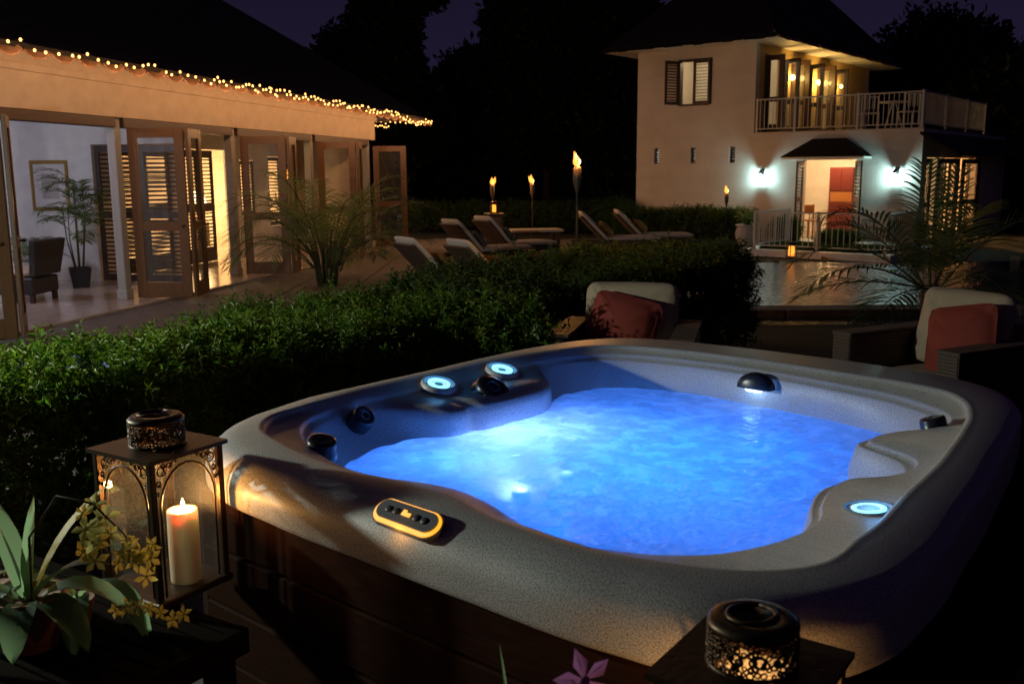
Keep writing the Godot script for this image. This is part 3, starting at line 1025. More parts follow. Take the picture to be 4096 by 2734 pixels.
	for q in [[0.6, 0.7, 0.2], [-0.6, 0.7, 0.3], [0.2, 0.7, 0.8], [-0.3, 0.7, -0.6]]:
		g = Geo.new(true)
		leaf_blade(g, Vector3(0, 0.08, 0), Vector3(q[0], q[1], q[2]), 0.24, 0.05, 1.6)
		part("leaf", g, M.orchid_leaf, t)
	for k in 7:
		g = Geo.new(true)
		star_flower(g, Vector3(-0.09 + 0.018 * k + rng.randf_range(-0.03, 0.03), 0.47 + rng.randf_range(-0.05, 0.06), 0.03 + rng.randf_range(-0.03, 0.05)), Vector3(rng.randf_range(-0.5, 0.8), 0.3, 1.0), rng.randf_range(0.034, 0.05))
		part("flower", g, M.purple_petal, t)

	# the orchid on the low table, only its tips come into view
	t = thing("violet_orchid", "single violet orchid flower and one upright leaf before the tub skirt", "potted plant", F(0.03, 0.476, 1.52))
	g = Geo.new(true)
	g.lathe([Vector2(0, 0), Vector2(0.04, 0), Vector2(0.055, 0.09), Vector2(0.052, 0.09), Vector2(0.048, 0.078), Vector2(0, 0.078)], 20)
	part("clay_pot", g, M.terracotta, t)
	g = Geo.new(true)
	leaf_blade(g, Vector3(-0.01, 0.07, 0), Vector3(-0.10, 1.0, 0.0), 0.47, 0.062, -0.12, 8)
	part("leaf", g, M.orchid_leaf, t)
	g = Geo.new(true)
	leaf_blade(g, Vector3(0.01, 0.07, 0.01), Vector3(0.9, 0.5, 0.4), 0.18, 0.04, 1.5, 8)
	part("leaf", g, M.orchid_leaf, t)
	g = Geo.new(true)
	g.tube([Vector3(0.0, 0.07, 0), Vector3(0.05, 0.30, 0), Vector3(0.09, 0.46, 0)], 0.003, 0.002, 5)
	part("flower_stalk", g, M.cane, t)
	for q in [[0.09, 0.47, 0.055, 0.0], [0.055, 0.43, 0.05, 1.0], [0.12, 0.43, 0.05, 2.0]]:
		g = Geo.new(true)
		star_flower(g, Vector3(q[0], q[1], 0.01 * q[3]), Vector3(0.2 - 0.2 * q[3], 0.35, 1.0), q[2])
		part("flower", g, M.purple_petal, t)


# ---------------------------------------------------------------- ground and the house on the garden side
func ground() -> void:
	var g := Geo.new()
	g.bx(Vector3(-150, -0.6, -220), Vector3(150, -0.10, 40))
	struct("ground", g, M.lawn_soil)
	# terrace paving round the tub: stones laid in rows with open joints
	g = Geo.new()
	g.bx(F(-4.2, -0.0999, 7.2), F(4.6, -0.03, -2.5))
	var bed := struct("terrace", g, M.lawn_soil)
	var variants := []
	for k in 4:
		var gg := Geo.new()
		gg.box(Transform3D(), Vector3(0.592 - 0.004 * k, 0.03, 0.592 - 0.003 * k), 0.006)
		variants.append(gg.done())
	for i in 14:
		for j in 15:
			var o := mesh("paving_stone", variants[(i * 7 + j * 3) % 4], M.patio_stone, bed, Transform3D(Basis(Vector3.UP, 0.01 * sin(i * 5 + j)), F(-3.9 + 0.6 * i, -0.0145 + 0.001 * sin(i * 3 + j * 7), 6.6 - 0.6 * j)))
	# paved lounging deck by the pool
	g = Geo.new()
	g.bx(F(-4.5, -0.0999, 26.5), F(4.9, -0.03, 20.75))
	g.bx(F(-4.5, -0.0999, 20.7499), F(1.42, -0.03, 12.0))
	bed = struct("pool_deck", g, M.lawn_soil)
	var gd := Geo.new()
	gd.box(Transform3D(), Vector3(0.985, 0.03, 0.985), 0.006)
	var slab := gd.done()
	for i in 9:
		for j in 14:
			if i > 5 and j > 4:
				continue
			mesh("deck_stone", slab, M.patio_stone, bed, Transform3D(Basis(), F(-4.0 + 1.0 * i, -0.0145, 26.0 - 1.0 * j)))


func louvre_leaf(called: String, parent: Node3D, at: Transform3D, w: float, h: float, m: Material, panels: Array, tilt := 0.7, pitch := 0.07) -> Node3D:
	# a framed shutter with separate slats; at = its lower hinge corner, x along the leaf
	var o := Node3D.new()
	o.name = called
	parent.add_child(o, true)
	o.transform = at
	var g := Geo.new()
	var st := 0.085 * clampf(w / 0.6, 0.5, 1.0)
	for x in [0.0, w - st]:
		g.bx(Vector3(x, 0, -0.02), Vector3(x + st, h, 0.02), 0.004)
	var edges := [0.0]
	for p in panels:
		edges.append(p[0])
		edges.append(p[1])
	edges.append(h)
	for k in range(0, edges.size(), 2):
		g.bx(Vector3(st, edges[k], -0.019), Vector3(w - st, edges[k + 1], 0.019))
	part("frame", g, m, o)
	var sg := Geo.new()
	sg.box(Transform3D(Basis(Vector3.RIGHT, tilt), Vector3.ZERO), Vector3(w - 2 * st, 0.007, 0.05))
	var sm := sg.done()
	for p in panels:
		var n := int((p[1] - p[0]) / pitch)
		for k in n:
			mesh("slat", sm, m, o, Transform3D(Basis(), Vector3(w / 2, p[0] + (k + 0.5) * (p[1] - p[0]) / n, 0)))
	return o


func glazed_leaf(parent: Node3D, at: Transform3D, w: float, h: float, m: Material, called := "door_leaf") -> Node3D:
	var o := Node3D.new()
	o.name = called
	parent.add_child(o, true)
	o.transform = at
	var g: Geo
	for x in [0.0, w - 0.14]:
		boxm("stile", Vector3(x, 0, -0.022), Vector3(x + 0.14, h, 0.022), m, o, 0.005)
	for q in [[0.0, 0.22], [h * 0.40, h * 0.40 + 0.13], [h - 0.13, h]]:
		boxm("rail", Vector3(0.14, q[0], -0.021), Vector3(w - 0.14, q[1], 0.021), m, o)
	for q in [[0.22, h * 0.40], [h * 0.40 + 0.13, h - 0.13]]:
		g = Geo.new()
		g.bx(Vector3(0.14, q[0], -0.003), Vector3(w - 0.14, q[1], 0.003))
		part("glass", g, M.pane, o)
	g = Geo.new(true)
	g.lathe([Vector2(0, 0), Vector2(0.014, 0), Vector2(0.012, 0.03), Vector2(0.022, 0.04), Vector2(0.02, 0.06), Vector2(0, 0.064)], 12, Transform3D(Basis(Vector3.RIGHT, PI / 2), Vector3(w - 0.06, h * 0.43, 0.02)))
	part("handle", g, M.aged_brass, o)
	return o


func holed_wall(g: Geo, s0: float, s1: float, h0: float, h1: float, z0: float, z1: float, holes: Array) -> void:
	# a wall along x from s0 to s1 with rectangular openings [s0, s1, h0, h1]
	var xs := [s0, s1]
	var ys := [h0, h1]
	holes = holes.filter(func(q): return q[0] >= s0 - 0.01 and q[1] <= s1 + 0.01 and q[2] < h1 and q[3] > h0)
	for q in holes:
		xs.append_array([q[0], q[1]])
		ys.append_array([clampf(q[2], h0, h1), clampf(q[3], h0, h1)])
	xs.sort()
	ys.sort()
	for i in xs.size() - 1:
		if xs[i + 1] - xs[i] < 1e-4:
			continue
		var run := -1000.0
		for j in ys.size() - 1:
			if ys[j + 1] - ys[j] < 1e-4:
				continue
			var c := Vector2((xs[i] + xs[i + 1]) / 2, (ys[j] + ys[j + 1]) / 2)
			var solid := true
			for q in holes:
				if c.x > q[0] and c.x < q[1] and c.y > q[2] and c.y < q[3]:
					solid = false
			if solid and run < -999:
				run = ys[j]
			if not solid and run > -999:
				g.bx(Vector3(xs[i], run, z0), Vector3(xs[i + 1], ys[j], z1))
				run = -1000.0
		if run > -999:
			g.bx(Vector3(xs[i], run, z0), Vector3(xs[i + 1], ys[-1], z1))


func left_house() -> void:
	var t := thing("garden_house", "long cream house with open folding doors and fairy lights along its eave", "house", F(-5.545, 0, 13.75), 1.3556)
	var g := Geo.new()
	g.bx(Vector3(-14, -0.12, -8.2), Vector3(10.6, 0.02, 0.45), 0.01)
	part("floor", g, M.stone_floor, t)
	g = Geo.new()
	g.bx(Vector3(-14, -0.13, 0.451), Vector3(14, -0.02, 2.3))
	part("veranda_step", g, M.patio_stone, t)
	# front wall above the openings, and the piers between them
	g = Geo.new()
	g.bx(Vector3(-14, 2.60, -0.28), Vector3(10.45, 3.6, 0.0))
	part("front_wall", g, M.cream_plaster, t)
	var piers := []
	for k in range(-4, 4):
		piers.append(0.17 + 3.32 * k)
	for c in piers:
		g = Geo.new()
		g.bx(Vector3(c - 0.07, 0.0201, -0.20), Vector3(c + 0.07, 2.5995, -0.06), 0.01)
		g.bx(Vector3(c - 0.085, 0.0202, -0.215), Vector3(c + 0.085, 0.16, -0.045), 0.008)
		part("pier", g, M.jamb_paint, t)
		g = Geo.new()
		g.bx(Vector3(c + 0.09, 2.46, -0.20), Vector3(c + 3.32 - 0.09, 2.599, -0.012), 0.006)
		if c < 9:
			part("lintel", g, M.lintel_wood, t)
	g = Geo.new()
	g.bx(Vector3(10.2, 0.0203, -8.0), Vector3(10.45, 3.6, -0.281))
	part("end_wall", g, M.cream_plaster, t)
	g = Geo.new()
	g.bx(Vector3(-14, 0.0203, -8.2), Vector3(10.45, 3.6, -8.0))
	part("rear_wall", g, M.white_plaster, t)
	g = Geo.new()
	g.bx(Vector3(-14, 0.0203, -8.0), Vector3(-13.8, 3.6, -0.3))
	part("far_end_wall", g, M.white_plaster, t)
	g = Geo.new()
	g.bx(Vector3(-13.8, 3.1, -7.999), Vector3(10.2, 3.2, -0.2801))
	part("ceiling", g, M.white_plaster, t)
	# a cross wall with a louvred screen
	g = Geo.new()
	g.bx(Vector3(2.2, 0.0204, -7.99), Vector3(2.32, 3.1, -1.96))
	g.bx(Vector3(2.2, 2.3, -1.96), Vector3(2.32, 3.1, -0.285))
	part("cross_wall", g, M.white_plaster, t)
	for k in 2:
		louvre_leaf("louvred_screen", t, Transform3D(Basis(Vector3.UP, PI / 2), Vector3(2.25, 0.03, -0.30 - 0.83 * k)), 0.80, 2.25, M.dark_wood, [[0.12, 1.05], [1.17, 2.14]], -0.55)
	# inner wall behind the gallery, with louvred doors to a lamp-lit room
	g = Geo.new()
	holed_wall(g, 2.321, 10.2, 0.0204, 3.1, -2.05, -1.95, [[2.9, 4.55, 0.0, 2.3], [4.75, 6.75, 0.0, 2.3], [7.25, 7.95, 0.9, 2.1], [8.6, 9.3, 0.6, 2.2]])
	part("gallery_wall", g, M.white_plaster, t)
	for q in [[2.92, 0.81], [3.73, 0.81], [4.78, 0.80], [5.62, 0.55]]:
		louvre_leaf("louvred_door", t, Transform3D(Basis(), Vector3(q[0], 0.03, -2.0)), q[1], 2.25, M.dark_wood, [[0.3, 1.02], [1.2, 2.1]], 0.5)
	louvre_leaf("louvred_shutter", t, Transform3D(Basis(), Vector3(7.26, 0.91, -2.0)), 0.68, 1.18, M.dark_wood, [[0.09, 1.09]], 0.5)
	louvre_leaf("louvred_shutter", t, Transform3D(Basis(), Vector3(8.61, 0.61, -2.0)), 0.68, 1.58, M.dark_wood, [[0.09, 1.49]], 0.5)
	# glazed folding leaves, standing open
	var w := 0.80
	for c in [-3.45, 0.17, 3.49, 6.81, 10.13]:
		glazed_leaf(t, Transform3D(Basis(Vector3.UP, -deg_to_rad(78)), Vector3(c + 0.10, 0.03, 0.02)), w, 2.42, M.door_wood)
		var tip := Vector3(c + 0.10, 0.03, 0.02) + Vector3(cos(deg_to_rad(78)), 0, sin(deg_to_rad(78))) * (w + 0.02)
		if c < 10:
			glazed_leaf(t, Transform3D(Basis(Vector3.UP, deg_to_rad(36.0 if c < 0 else 13.0)), tip + Vector3(0.04, 0, 0.0)), 0.62, 2.42, M.door_wood)
	# roof: hipped shingles, curved tiles along the eave
	var e0 := Vector3(-14.6, 3.24, 0.62)
	var e1 := Vector3(13.1, 3.16, 0.62)
	var r0 := Vector3(-9.0, 6.7, -4.4)
	var r1 := Vector3(6.6, 6.7, -4.4)
	var b0 := Vector3(-14.6, 3.24, -9.4)
	var b1 := Vector3(13.1, 3.16, -9.4)
	g = Geo.new()
	var lift := Vector3(0, 0.06, 0)
	g.quad(e0 + lift, e1 + lift, r1 + lift, r0 + lift)
	g.tri(e1 + lift, b1 + lift, r1 + lift)
	g.quad(b1 + lift, b0 + lift, r0 + lift, r1 + lift)
	g.tri(b0 + lift, e0 + lift, r0 + lift)
	g.quad(e0, r0, r1, e1)
	g.tri(e1, r1, b1)
	g.quad(b1, r1, r0, b0)
	g.tri(b0, r0, e0)
	for q in [[e0, e1], [e1, b1], [b1, b0], [b0, e0]]:
		g.quad(q[0], q[1], q[1] + lift, q[0] + lift)
	var roof := part("roof", g, M.roof_shingle, t)
	g = Geo.new()
	g.bx(Vector3(-14, 3.05, 0.0005), Vector3(10.45, 3.13, 0.06))
	part("wall_plate", g, M.cream_plaster, t)
	var tile := Geo.new(true)
	var sec := []
	for k in 11:
		var q := k / 10.0
		sec.append(Vector2(-0.22 + 0.44 * q, -0.085 * pow(sin(q * PI), 0.8)))
	for k in 10:
		var a: Vector2 = sec[k]
		var b: Vector2 = sec[k + 1]
		for f in [0.0, -0.022]:
			var A := Vector3(a.x, a.y + f, 0.0)
			var B := Vector3(b.x, b.y + f, 0.0)
			var up := Vector3(0, 0.36, -0.55)
			if f == 0.0:
				tile.quad(A, B, B + up, A + up)
			else:
				tile.quad(B, A, A + up, B + up)
		tile.quad(Vector3(a.x, a.y - 0.022, 0), Vector3(b.x, b.y - 0.022, 0), Vector3(b.x, b.y, 0), Vector3(a.x, a.y, 0))
	var tm := tile.done()
	var s := -4.2
	while s < 13.0:
		mesh("eave_tile", tm, M.roof_tile, t, Transform3D(Basis(Vector3.BACK, 0.02 * sin(s * 7)), Vector3(s, lerpf(3.215, 3.125, (s + 4.2) / 17.2) + 0.006 * sin(s * 3), 0.67 + 0.012 * sin(s * 11))))
		s += 0.475
	# a porch lamp hung under the roof beyond the end wall
	var pl := Node3D.new()
	pl.name = "porch_lamp"
	t.add_child(pl)
	pl.position = Vector3(11.75, 2.5, -1.5)
	g = Geo.new(true)
	g.lathe([Vector2(0, -0.12), Vector2(0.08, -0.09), Vector2(0.11, 0.0), Vector2(0.08, 0.09), Vector2(0, 0.12)], 20)
	part("globe_light", g, M.warm_glow, pl)
	g = Geo.new()
	g.bx(Vector3(-0.008, 0.12, -0.008), Vector3(0.008, 1.3, 0.008))
	part("chain", g, M.iron, pl)
	omni("porch_light", Vector3(0, 0, 0), Color(1.0, 0.54, 0.30), 5.0, 0.1, pl)
	post_lamp()
	# lamps inside
	var lamp := thing("ceiling_lamp", "white globe ceiling lamp in the room with the potted palm", "lamp", F(-5.545, 2.86, 13.75) + Basis(Vector3.UP, 1.3556) * Vector3(-2.2, 0, -2.6))
	g = Geo.new(true)
	g.lathe([Vector2(0, -0.11), Vector2(0.08, -0.08), Vector2(0.11, 0), Vector2(0.08, 0.08), Vector2(0, 0.11)], 20)
	part("globe_light", g, M.cool_glow, lamp)
	g = Geo.new()
	g.bx(Vector3(-0.03, 0.11, -0.03), Vector3(0.03, 0.239, 0.03))
	part("stem", g, M.white_paint, lamp)
	omni("ceiling_light", Vector3.ZERO, Color(0.74, 0.70, 1.0), 3.0, 0.1, lamp)
	for q in [[5.9, -4.2, 1.25, 3.2, "table lamp with a warm shade glowing behind the louvred doors"], [9.0, -4.0, 1.25, 1.6, "table lamp with a warm shade behind the louvred shutter"]]:
		lamp = thing("table_lamp", q[4], "lamp", F(-5.545, 0, 13.75) + Basis(Vector3.UP, 1.3556) * Vector3(q[0], 0, q[1]), 0.0, "lamps in the inner room")
		g = Geo.new(true)
		g.lathe([Vector2(0, 0.021), Vector2(0.22, 0.021), Vector2(0.22, 0.6), Vector2(0, 0.6)], 20)
		part("stand", g, M.dark_wood, lamp)
		g = Geo.new(true)
		g.lathe([Vector2(0, 0.6), Vector2(0.07, 0.6), Vector2(0.10, 0.75), Vector2(0.03, 0.95), Vector2(0, 0.95)], 20)
		part("lamp_base", g, M.terracotta, lamp)
		g = Geo.new(true)
		g.lathe([Vector2(0.22, 1.0), Vector2(0.12, 1.4)], 24)
		part("lamp_shade", g, M.warm_glow, lamp)
		omni("lamp_light", Vector3(0, 1.2, 0), Color(1.0, 0.62, 0.26), q[3] * 2.2, 0.1, lamp)
	string_lights()
	# framed print, hung on the cross wall
	var pic := thing("framed_picture", "pale print in a gold frame on the white wall behind the palm", "picture", F(-5.545, 0, 13.75) + Basis(Vector3.UP, 1.3556) * Vector3(2.199, 1.63, -2.78), 1.3556 - PI / 2)
	g = Geo.new()
	for q in [[-0.36, 0.36, 0.36, 0.42], [-0.36, 0.36, -0.42, -0.36]]:
		g.bx(Vector3(q[0], q[2], 0.0), Vector3(q[1], q[3], 0.035), 0.006)
	for x in [-0.36, 0.31]:
		g.bx(Vector3(x, -0.3595, 0.0), Vector3(x + 0.05, 0.3595, 0.034), 0.006)
	part("frame", g, M.gold_frame, pic)
	boxm("mount", Vector3(-0.309, -0.359, 0.002), Vector3(0.309, 0.359, 0.012), M.paper, pic)
	boxm("print", Vector3(-0.16, -0.22, 0.0121), Vector3(0.17, 0.2, 0.0135), M.paper_tint, pic)
	# the chair and plants in that room
	var ch := thing("wicker_chair", "dark wicker chair with a cream seat cushion inside the open doors", "chair", F(-7.02, 0.0205, 13.8), deg_to_rad(-95))
	boxm("seat_box", Vector3(-0.33, 0.12, -0.33), Vector3(0.33, 0.36, 0.33), M.dark_wicker, ch, 0.02)
	for x in [-0.28, 0.28]:
		for z in [-0.28, 0.28]:
			boxm("leg", Vector3(x - 0.03, 0, z - 0.03), Vector3(x + 0.03, 0.12, z + 0.03), M.dark_wood, ch)
	g = Geo.new()
	g.prism([Vector2(-0.33, 0.36), Vector2(0.33, 0.36), Vector2(0.40, 0.86), Vector2(-0.40, 0.86)], 0.08, Transform3D(Basis(Vector3.RIGHT, -0.16), Vector3(0, 0.03, -0.31)))
	part("backrest", g, M.dark_wicker, ch)
	g = Geo.new(true)
	g.pillow(Transform3D(Basis(Vector3.RIGHT, PI / 2), Vector3(0, 0.42, 0.02)), Vector3(0.62, 0.60, 0.16), 0.3, 12)
	part("seat_cushion", g, M.cream_cloth, ch)


func string_lights() -> void:
	var t := thing("string_lights", "two strands of warm fairy lights clipped along the house eave", "string lights", F(-5.545, 0, 13.75), 1.3556)
	var bulb := Geo.new(true)
	bulb.lathe([Vector2(0, -0.02), Vector2(0.012, -0.014), Vector2(0.0165, 0.0), Vector2(0.012, 0.014), Vector2(0, 0.02)], 8)
	var bm := bulb.done()
	var places := []
	var s := -3.4
	while s < 13.0:
		var e := lerpf(3.225, 3.14, (s + 4.2) / 17.2)
		var up := rng.randf_range(-0.05, 0.075)
		if s > 10.6 and s < 12.2:
			up -= 0.13 * sin((s - 10.6) / 1.6 * PI)
		places.append(Vector3(s, e + up, 0.70 + rng.randf_range(-0.01, 0.03)))
		s += rng.randf_range(0.045, 0.15) + (0.1 if s < 1.5 else 0.0)
	for k in 16:
		places.append(Vector3(13.06 + rng.randf_range(-0.02, 0.05), 3.14 + rng.randf_range(-0.03, 0.05), 0.62 - k * 0.14))
	for k in 9:
		places.append(Vector3(10.75 + 0.16 * k, 2.98 + 0.02 * sin(k * 1.7), -0.2))
	for at in places:
		mesh("bulb", bm, M.bulb_glow, t, Transform3D(Basis(), at))
	var g := Geo.new()
	for run in [[0, places.size() - 25], [places.size() - 25, places.size() - 9], [places.size() - 9, places.size()]]:
		for k in range(run[0], run[1] - 1):
			g.bar(places[k] + Vector3(0, -0.003, -0.012), places[k + 1] + Vector3(0, -0.003, -0.012), 0.004, 0.004)
	part("wire", g, M.iron, t)
	for k in 28:
		var x := -3.2 + 0.58 * k
		omni("bulb_light", Vector3(x, lerpf(3.02, 2.94, (x + 4.2) / 17.2), 0.93), Color(1.0, 0.50, 0.21), 0.19 if x > 1.0 else 0.155, 0.03, t)


func sconce(called: String, label: String, at: Vector3, turn: float, energy: float) -> Node3D:
	var t := thing(called, label, "wall lamp", at, turn, "cold white wall lanterns")
	boxm("back_plate", Vector3(-0.05, -0.02, 0.0), Vector3(0.05, 0.24, 0.02), M.iron, t, 0.005)
	var g := Geo.new(true)
	g.tube([Vector3(0, 0.2, 0.02), Vector3(0, 0.235, 0.08), Vector3(0, 0.22, 0.15)], 0.012, 0.01, 8)
	part("arm", g, M.iron, t)
	g = Geo.new()
	g.lathe([Vector2(0.11, 0.12), Vector2(0.02, 0.215), Vector2(0, 0.215)], 4, Transform3D(Basis(Vector3.UP, PI / 4), Vector3(0, 0, 0.15)))
	g.lathe([Vector2(0, 0.119), Vector2(0.11, 0.12)], 4, Transform3D(Basis(Vector3.UP, PI / 4), Vector3(0, 0, 0.15)))
	part("hood", g, M.iron, t)
	for a in [-1, 1]:
		for b in [-1, 1]:
			g = Geo.new()
			g.bar(Vector3(a * 0.066, 0.12, 0.15 + b * 0.066), Vector3(a * 0.05, -0.06, 0.15 + b * 0.05), 0.01, 0.01)
			part("cage_bar", g, M.iron, t)
	boxm("base", Vector3(-0.052, -0.072, 0.098), Vector3(0.052, -0.06, 0.202), M.iron, t)
	g = Geo.new(true)
	g.lathe([Vector2(0, -0.05), Vector2(0.035, -0.035), Vector2(0.045, 0.02), Vector2(0.03, 0.07), Vector2(0, 0.085)], 16, Transform3D(Basis(), Vector3(0, 0, 0.15)))
	part("bulb", g, M.cool_glow, t)
	omni("lantern_light", Vector3(0, 0.02, 0.15), Color(0.55, 1.0, 0.96), energy, 0.04, t)
	return t


func post_lamp() -> void:
	# garden lamp beyond the hedge, outside the frame: its cold light falls along the hedge top and on the tub's front rim
	var t := thing("lamp_post", "garden lamp post with a cold white globe behind the long hedge", "lamp post", F(-4.22, -0.1, 3.87))
	var g := Geo.new(true)
	g.lathe([Vector2(0, 0), Vector2(0.09, 0), Vector2(0.09, 0.06), Vector2(0.03, 0.12), Vector2(0.025, 1.70), Vector2(0.05, 1.74), Vector2(0.05, 1.77), Vector2(0, 1.77)], 16)
	part("post", g, M.iron, t)
	g = Geo.new(true)
	g.lathe([Vector2(0, 1.771), Vector2(0.05, 1.78), Vector2(0.085, 1.86), Vector2(0.05, 1.94), Vector2(0, 1.955)], 20)
	part("globe_light", g, M.cool_glow, t)
	g = Geo.new(true)
	g.lathe([Vector2(0, 1.956), Vector2(0.12, 1.957), Vector2(0.03, 2.01), Vector2(0, 2.03)], 20)
	part("hood", g, M.iron, t)
	omni("globe_lamp_light", Vector3(0, 1.86, 0), Color(0.90, 1.0, 0.86), 10.0, 0.07, t)


# ---------------------------------------------------------------- the two-storey house across the pool
func railing(called: String, label: String, base: Vector3, turn: float, length: float, h: float, posts: Array, gap := 0.12) -> void:
	var t := thing(called, label, "railing", base, turn, "")
	boxm("top_rail", Vector3(0, h - 0.035, -0.02), Vector3(length, h, 0.02), M.white_iron, t, 0.004)
	boxm("bottom_rail", Vector3(0, 0.08, -0.012), Vector3(length, 0.105, 0.012), M.white_iron, t)
	for x in posts:
		boxm("post", Vector3(x - 0.028, 0.0, -0.028), Vector3(x + 0.028, h + 0.02, 0.028), M.white_iron, t, 0.004)
	var g := Geo.new()
	g.bx(Vector3(-0.008, 0.105, -0.008), Vector3(0.008, h - 0.035, 0.008))
	var bm := g.done()
	var n := int(length / gap)
	for k in range(1, n):
		mesh("baluster", bm, M.white_iron, t, Transform3D(Basis(), Vector3(k * length / n, 0, 0)))


func right_house() -> void:
	var turn := -0.671
	var at := F(7.722, 0, 25.848)
	var loc := func(s: float, h: float, z: float) -> Vector3: return at + Basis(Vector3.UP, turn) * Vector3(s, h, z)
	var t := thing("villa", "two-storey pale villa with a dark hipped roof and lit balcony doors", "house", at, turn)
	var g := Geo.new()
	var holes := [[0.0, 1.42, 0.0, 2.08]]
	for c in [-4.43, -3.245, -2.04]:
		holes.append([c - 0.085, c + 0.085, 2.03, 2.47])
	holes.append([-3.75, -2.73, 3.65, 4.88])
	holed_wall(g, -5.1, -1.42, -0.1, 5.45, -0.25, 0.0, holes)
	holed_wall(g, -1.42, 3.0, -0.1, 2.80, -0.25, 0.0, holes)
	part("front_wall", g, M.villa_plaster, t)
	g = Geo.new()
	g.bx(Vector3(-5.1, -0.1, -9.0), Vector3(-4.85, 5.45, -0.251))
	part("side_wall", g, M.villa_plaster, t)
	g = Geo.new()
	g.bx(Vector3(-4.849, -0.1, -9.0), Vector3(3.0, 2.8, -8.75))
	g.bx(Vector3(-4.849, 2.801, -9.0), Vector3(-1.42, 5.45, -8.75))
	part("rear_wall", g, M.villa_plaster, t)
	# upper side wall facing the balcony, with three door openings (x runs inwards here)
	var up := Node3D.new()
	up.name = "balcony_wall"
	t.add_child(up)
	up.transform = Transform3D(Basis(Vector3.UP, PI / 2), Vector3(-1.42, 0, 0))
	g = Geo.new()
	holed_wall(g, 0.252, 8.74, 2.83, 5.45, -0.2, -0.001, [[0.55, 1.85, 2.83, 4.95], [2.35, 3.65, 2.83, 4.95], [4.35, 5.65, 2.83, 4.95]])
	part("wall", g, M.yellow_wall, up)
	for q in [0.55, 2.35, 4.35]:
		g = Geo.new()
		g.bx(Vector3(q, 2.831, -0.12), Vector3(q + 0.06, 4.949, 0.02))
		g.bx(Vector3(q + 1.24, 2.831, -0.12), Vector3(q + 1.3, 4.949, 0.02))
		g.bx(Vector3(q + 0.0605, 4.88, -0.12), Vector3(q + 1.2395, 4.948, 0.02))
		part("door_frame", g, M.dark_wood, up)
		glazed_leaf(up, Transform3D(Basis(Vector3.UP, -1.75), Vector3(q + 0.03, 2.84, 0.03)), 0.58, 2.05, M.dark_wood)
		glazed_leaf(up, Transform3D(Basis(Vector3.UP, PI + 1.2), Vector3(q + 1.27, 2.84, 0.03)), 0.58, 2.05, M.dark_wood)
	for q in [[2.1, 0.075], [4.0, 0.05], [4.20, 0.075], [6.0, 0.05]]:
		var lp := Node3D.new()
		lp.name = "globe_lamp"
		up.add_child(lp, true)
		lp.position = Vector3(q[0], 4.42, 0.15)
		g = Geo.new(true)
		g.lathe([Vector2(0, -1.1 * q[1]), Vector2(0.75 * q[1], -0.8 * q[1]), Vector2(q[1], 0), Vector2(0.75 * q[1], 0.8 * q[1]), Vector2(0, 1.1 * q[1])], 16)
		part("globe_light", g, M.globe_glow, lp)
		g = Geo.new()
		g.bx(Vector3(-0.015, -0.015, -0.149), Vector3(0.015, 0.015, -q[1] * 0.9))
		part("bracket", g, M.iron, lp)
		omni("globe_lamp_light", Vector3.ZERO, Color(1.0, 0.60, 0.16), 0.6 if q[1] > 0.06 else 0.3, 0.05, lp)
	# floors and ceilings
	g = Geo.new()
	g.bx(Vector3(-4.849, 2.62, -8.749), Vector3(3.0, 2.799, -0.2505))
	part("storey_floor", g, M.white_plaster, t)
	g = Geo.new()
	g.bx(Vector3(-1.4195, 2.801, -6.5), Vector3(3.0, 2.83, -0.001))
	part("balcony_floor", g, M.stone_floor, t)
	g = Geo.new()
	g.bx(Vector3(-4.849, -0.1, -8.749), Vector3(2.7, 0.04, -0.2505))
	part("ground_floor", g, M.stone_floor, t)
	g = Geo.new()
	g.bx(Vector3(-4.849, 5.30, -8.749), Vector3(-1.62, 5.40, -0.2505))
	part("upper_ceiling", g, M.white_plaster, t)
	# roof
	var e := [Vector3(-5.85, 5.22, 0.7), Vector3(-0.55, 5.22, 0.7), Vector3(-0.55, 5.22, -9.7), Vector3(-5.85, 5.22, -9.7)]
	var r := [Vector3(-3.2, 8.3, -3.0), Vector3(-3.2, 8.3, -6.0)]
	g = Geo.new()
	var lift := Vector3(0, 0.09, 0)
	g.tri(e[0] + lift, e[1] + lift, r[0] + lift)
	g.quad(e[1] + lift, e[2] + lift, r[1] + lift, r[0] + lift)
	g.tri(e[2] + lift, e[3] + lift, r[1] + lift)
	g.quad(e[3] + lift, e[0] + lift, r[0] + lift, r[1] + lift)
	for k in 4:
		g.quad(e[k], e[(k + 1) % 4], e[(k + 1) % 4] + lift, e[k] + lift)
	var roof := part("roof", g, M.roof_shingle, t)
	g = Geo.new()
	g.bx(Vector3(-5.84, 5.19, -9.69), Vector3(-0.56, 5.219, 0.69))
	part("soffit", g, M.white_paint, t)
	# ragged courses of shingle at the eaves
	var sg := Geo.new()
	sg.box(Transform3D(), Vector3(0.29, 0.02, 0.30), 0.004)
	var sm := sg.done()
	for k in 18:
		mesh("eave_shingle", sm, M.roof_shingle, roof, Transform3D(Basis(Vector3.RIGHT, 0.70), Vector3(-5.72 + 0.295 * k, 5.27 + 0.012 * sin(k * 2.3), 0.70 + 0.02 * sin(k * 4.1))))
	for k in 30:
		mesh("eave_tile", sm, M.roof_tile, roof, Transform3D(Basis(Vector3.BACK, -0.75) * Basis(Vector3.UP, PI / 2), Vector3(-0.56 + 0.02 * sin(k * 3.7), 5.265 + 0.012 * sin(k * 5.1), 0.55 - 0.30 * k)))
	# upper window: one shutter folded out, one closed
	g = Geo.new()
	for q in [[-3.76, -3.70, 3.64, 4.90], [-2.78, -2.72, 3.64, 4.90]]:
		g.bx(Vector3(q[0], q[2], -0.16), Vector3(q[1], q[3], 0.03))
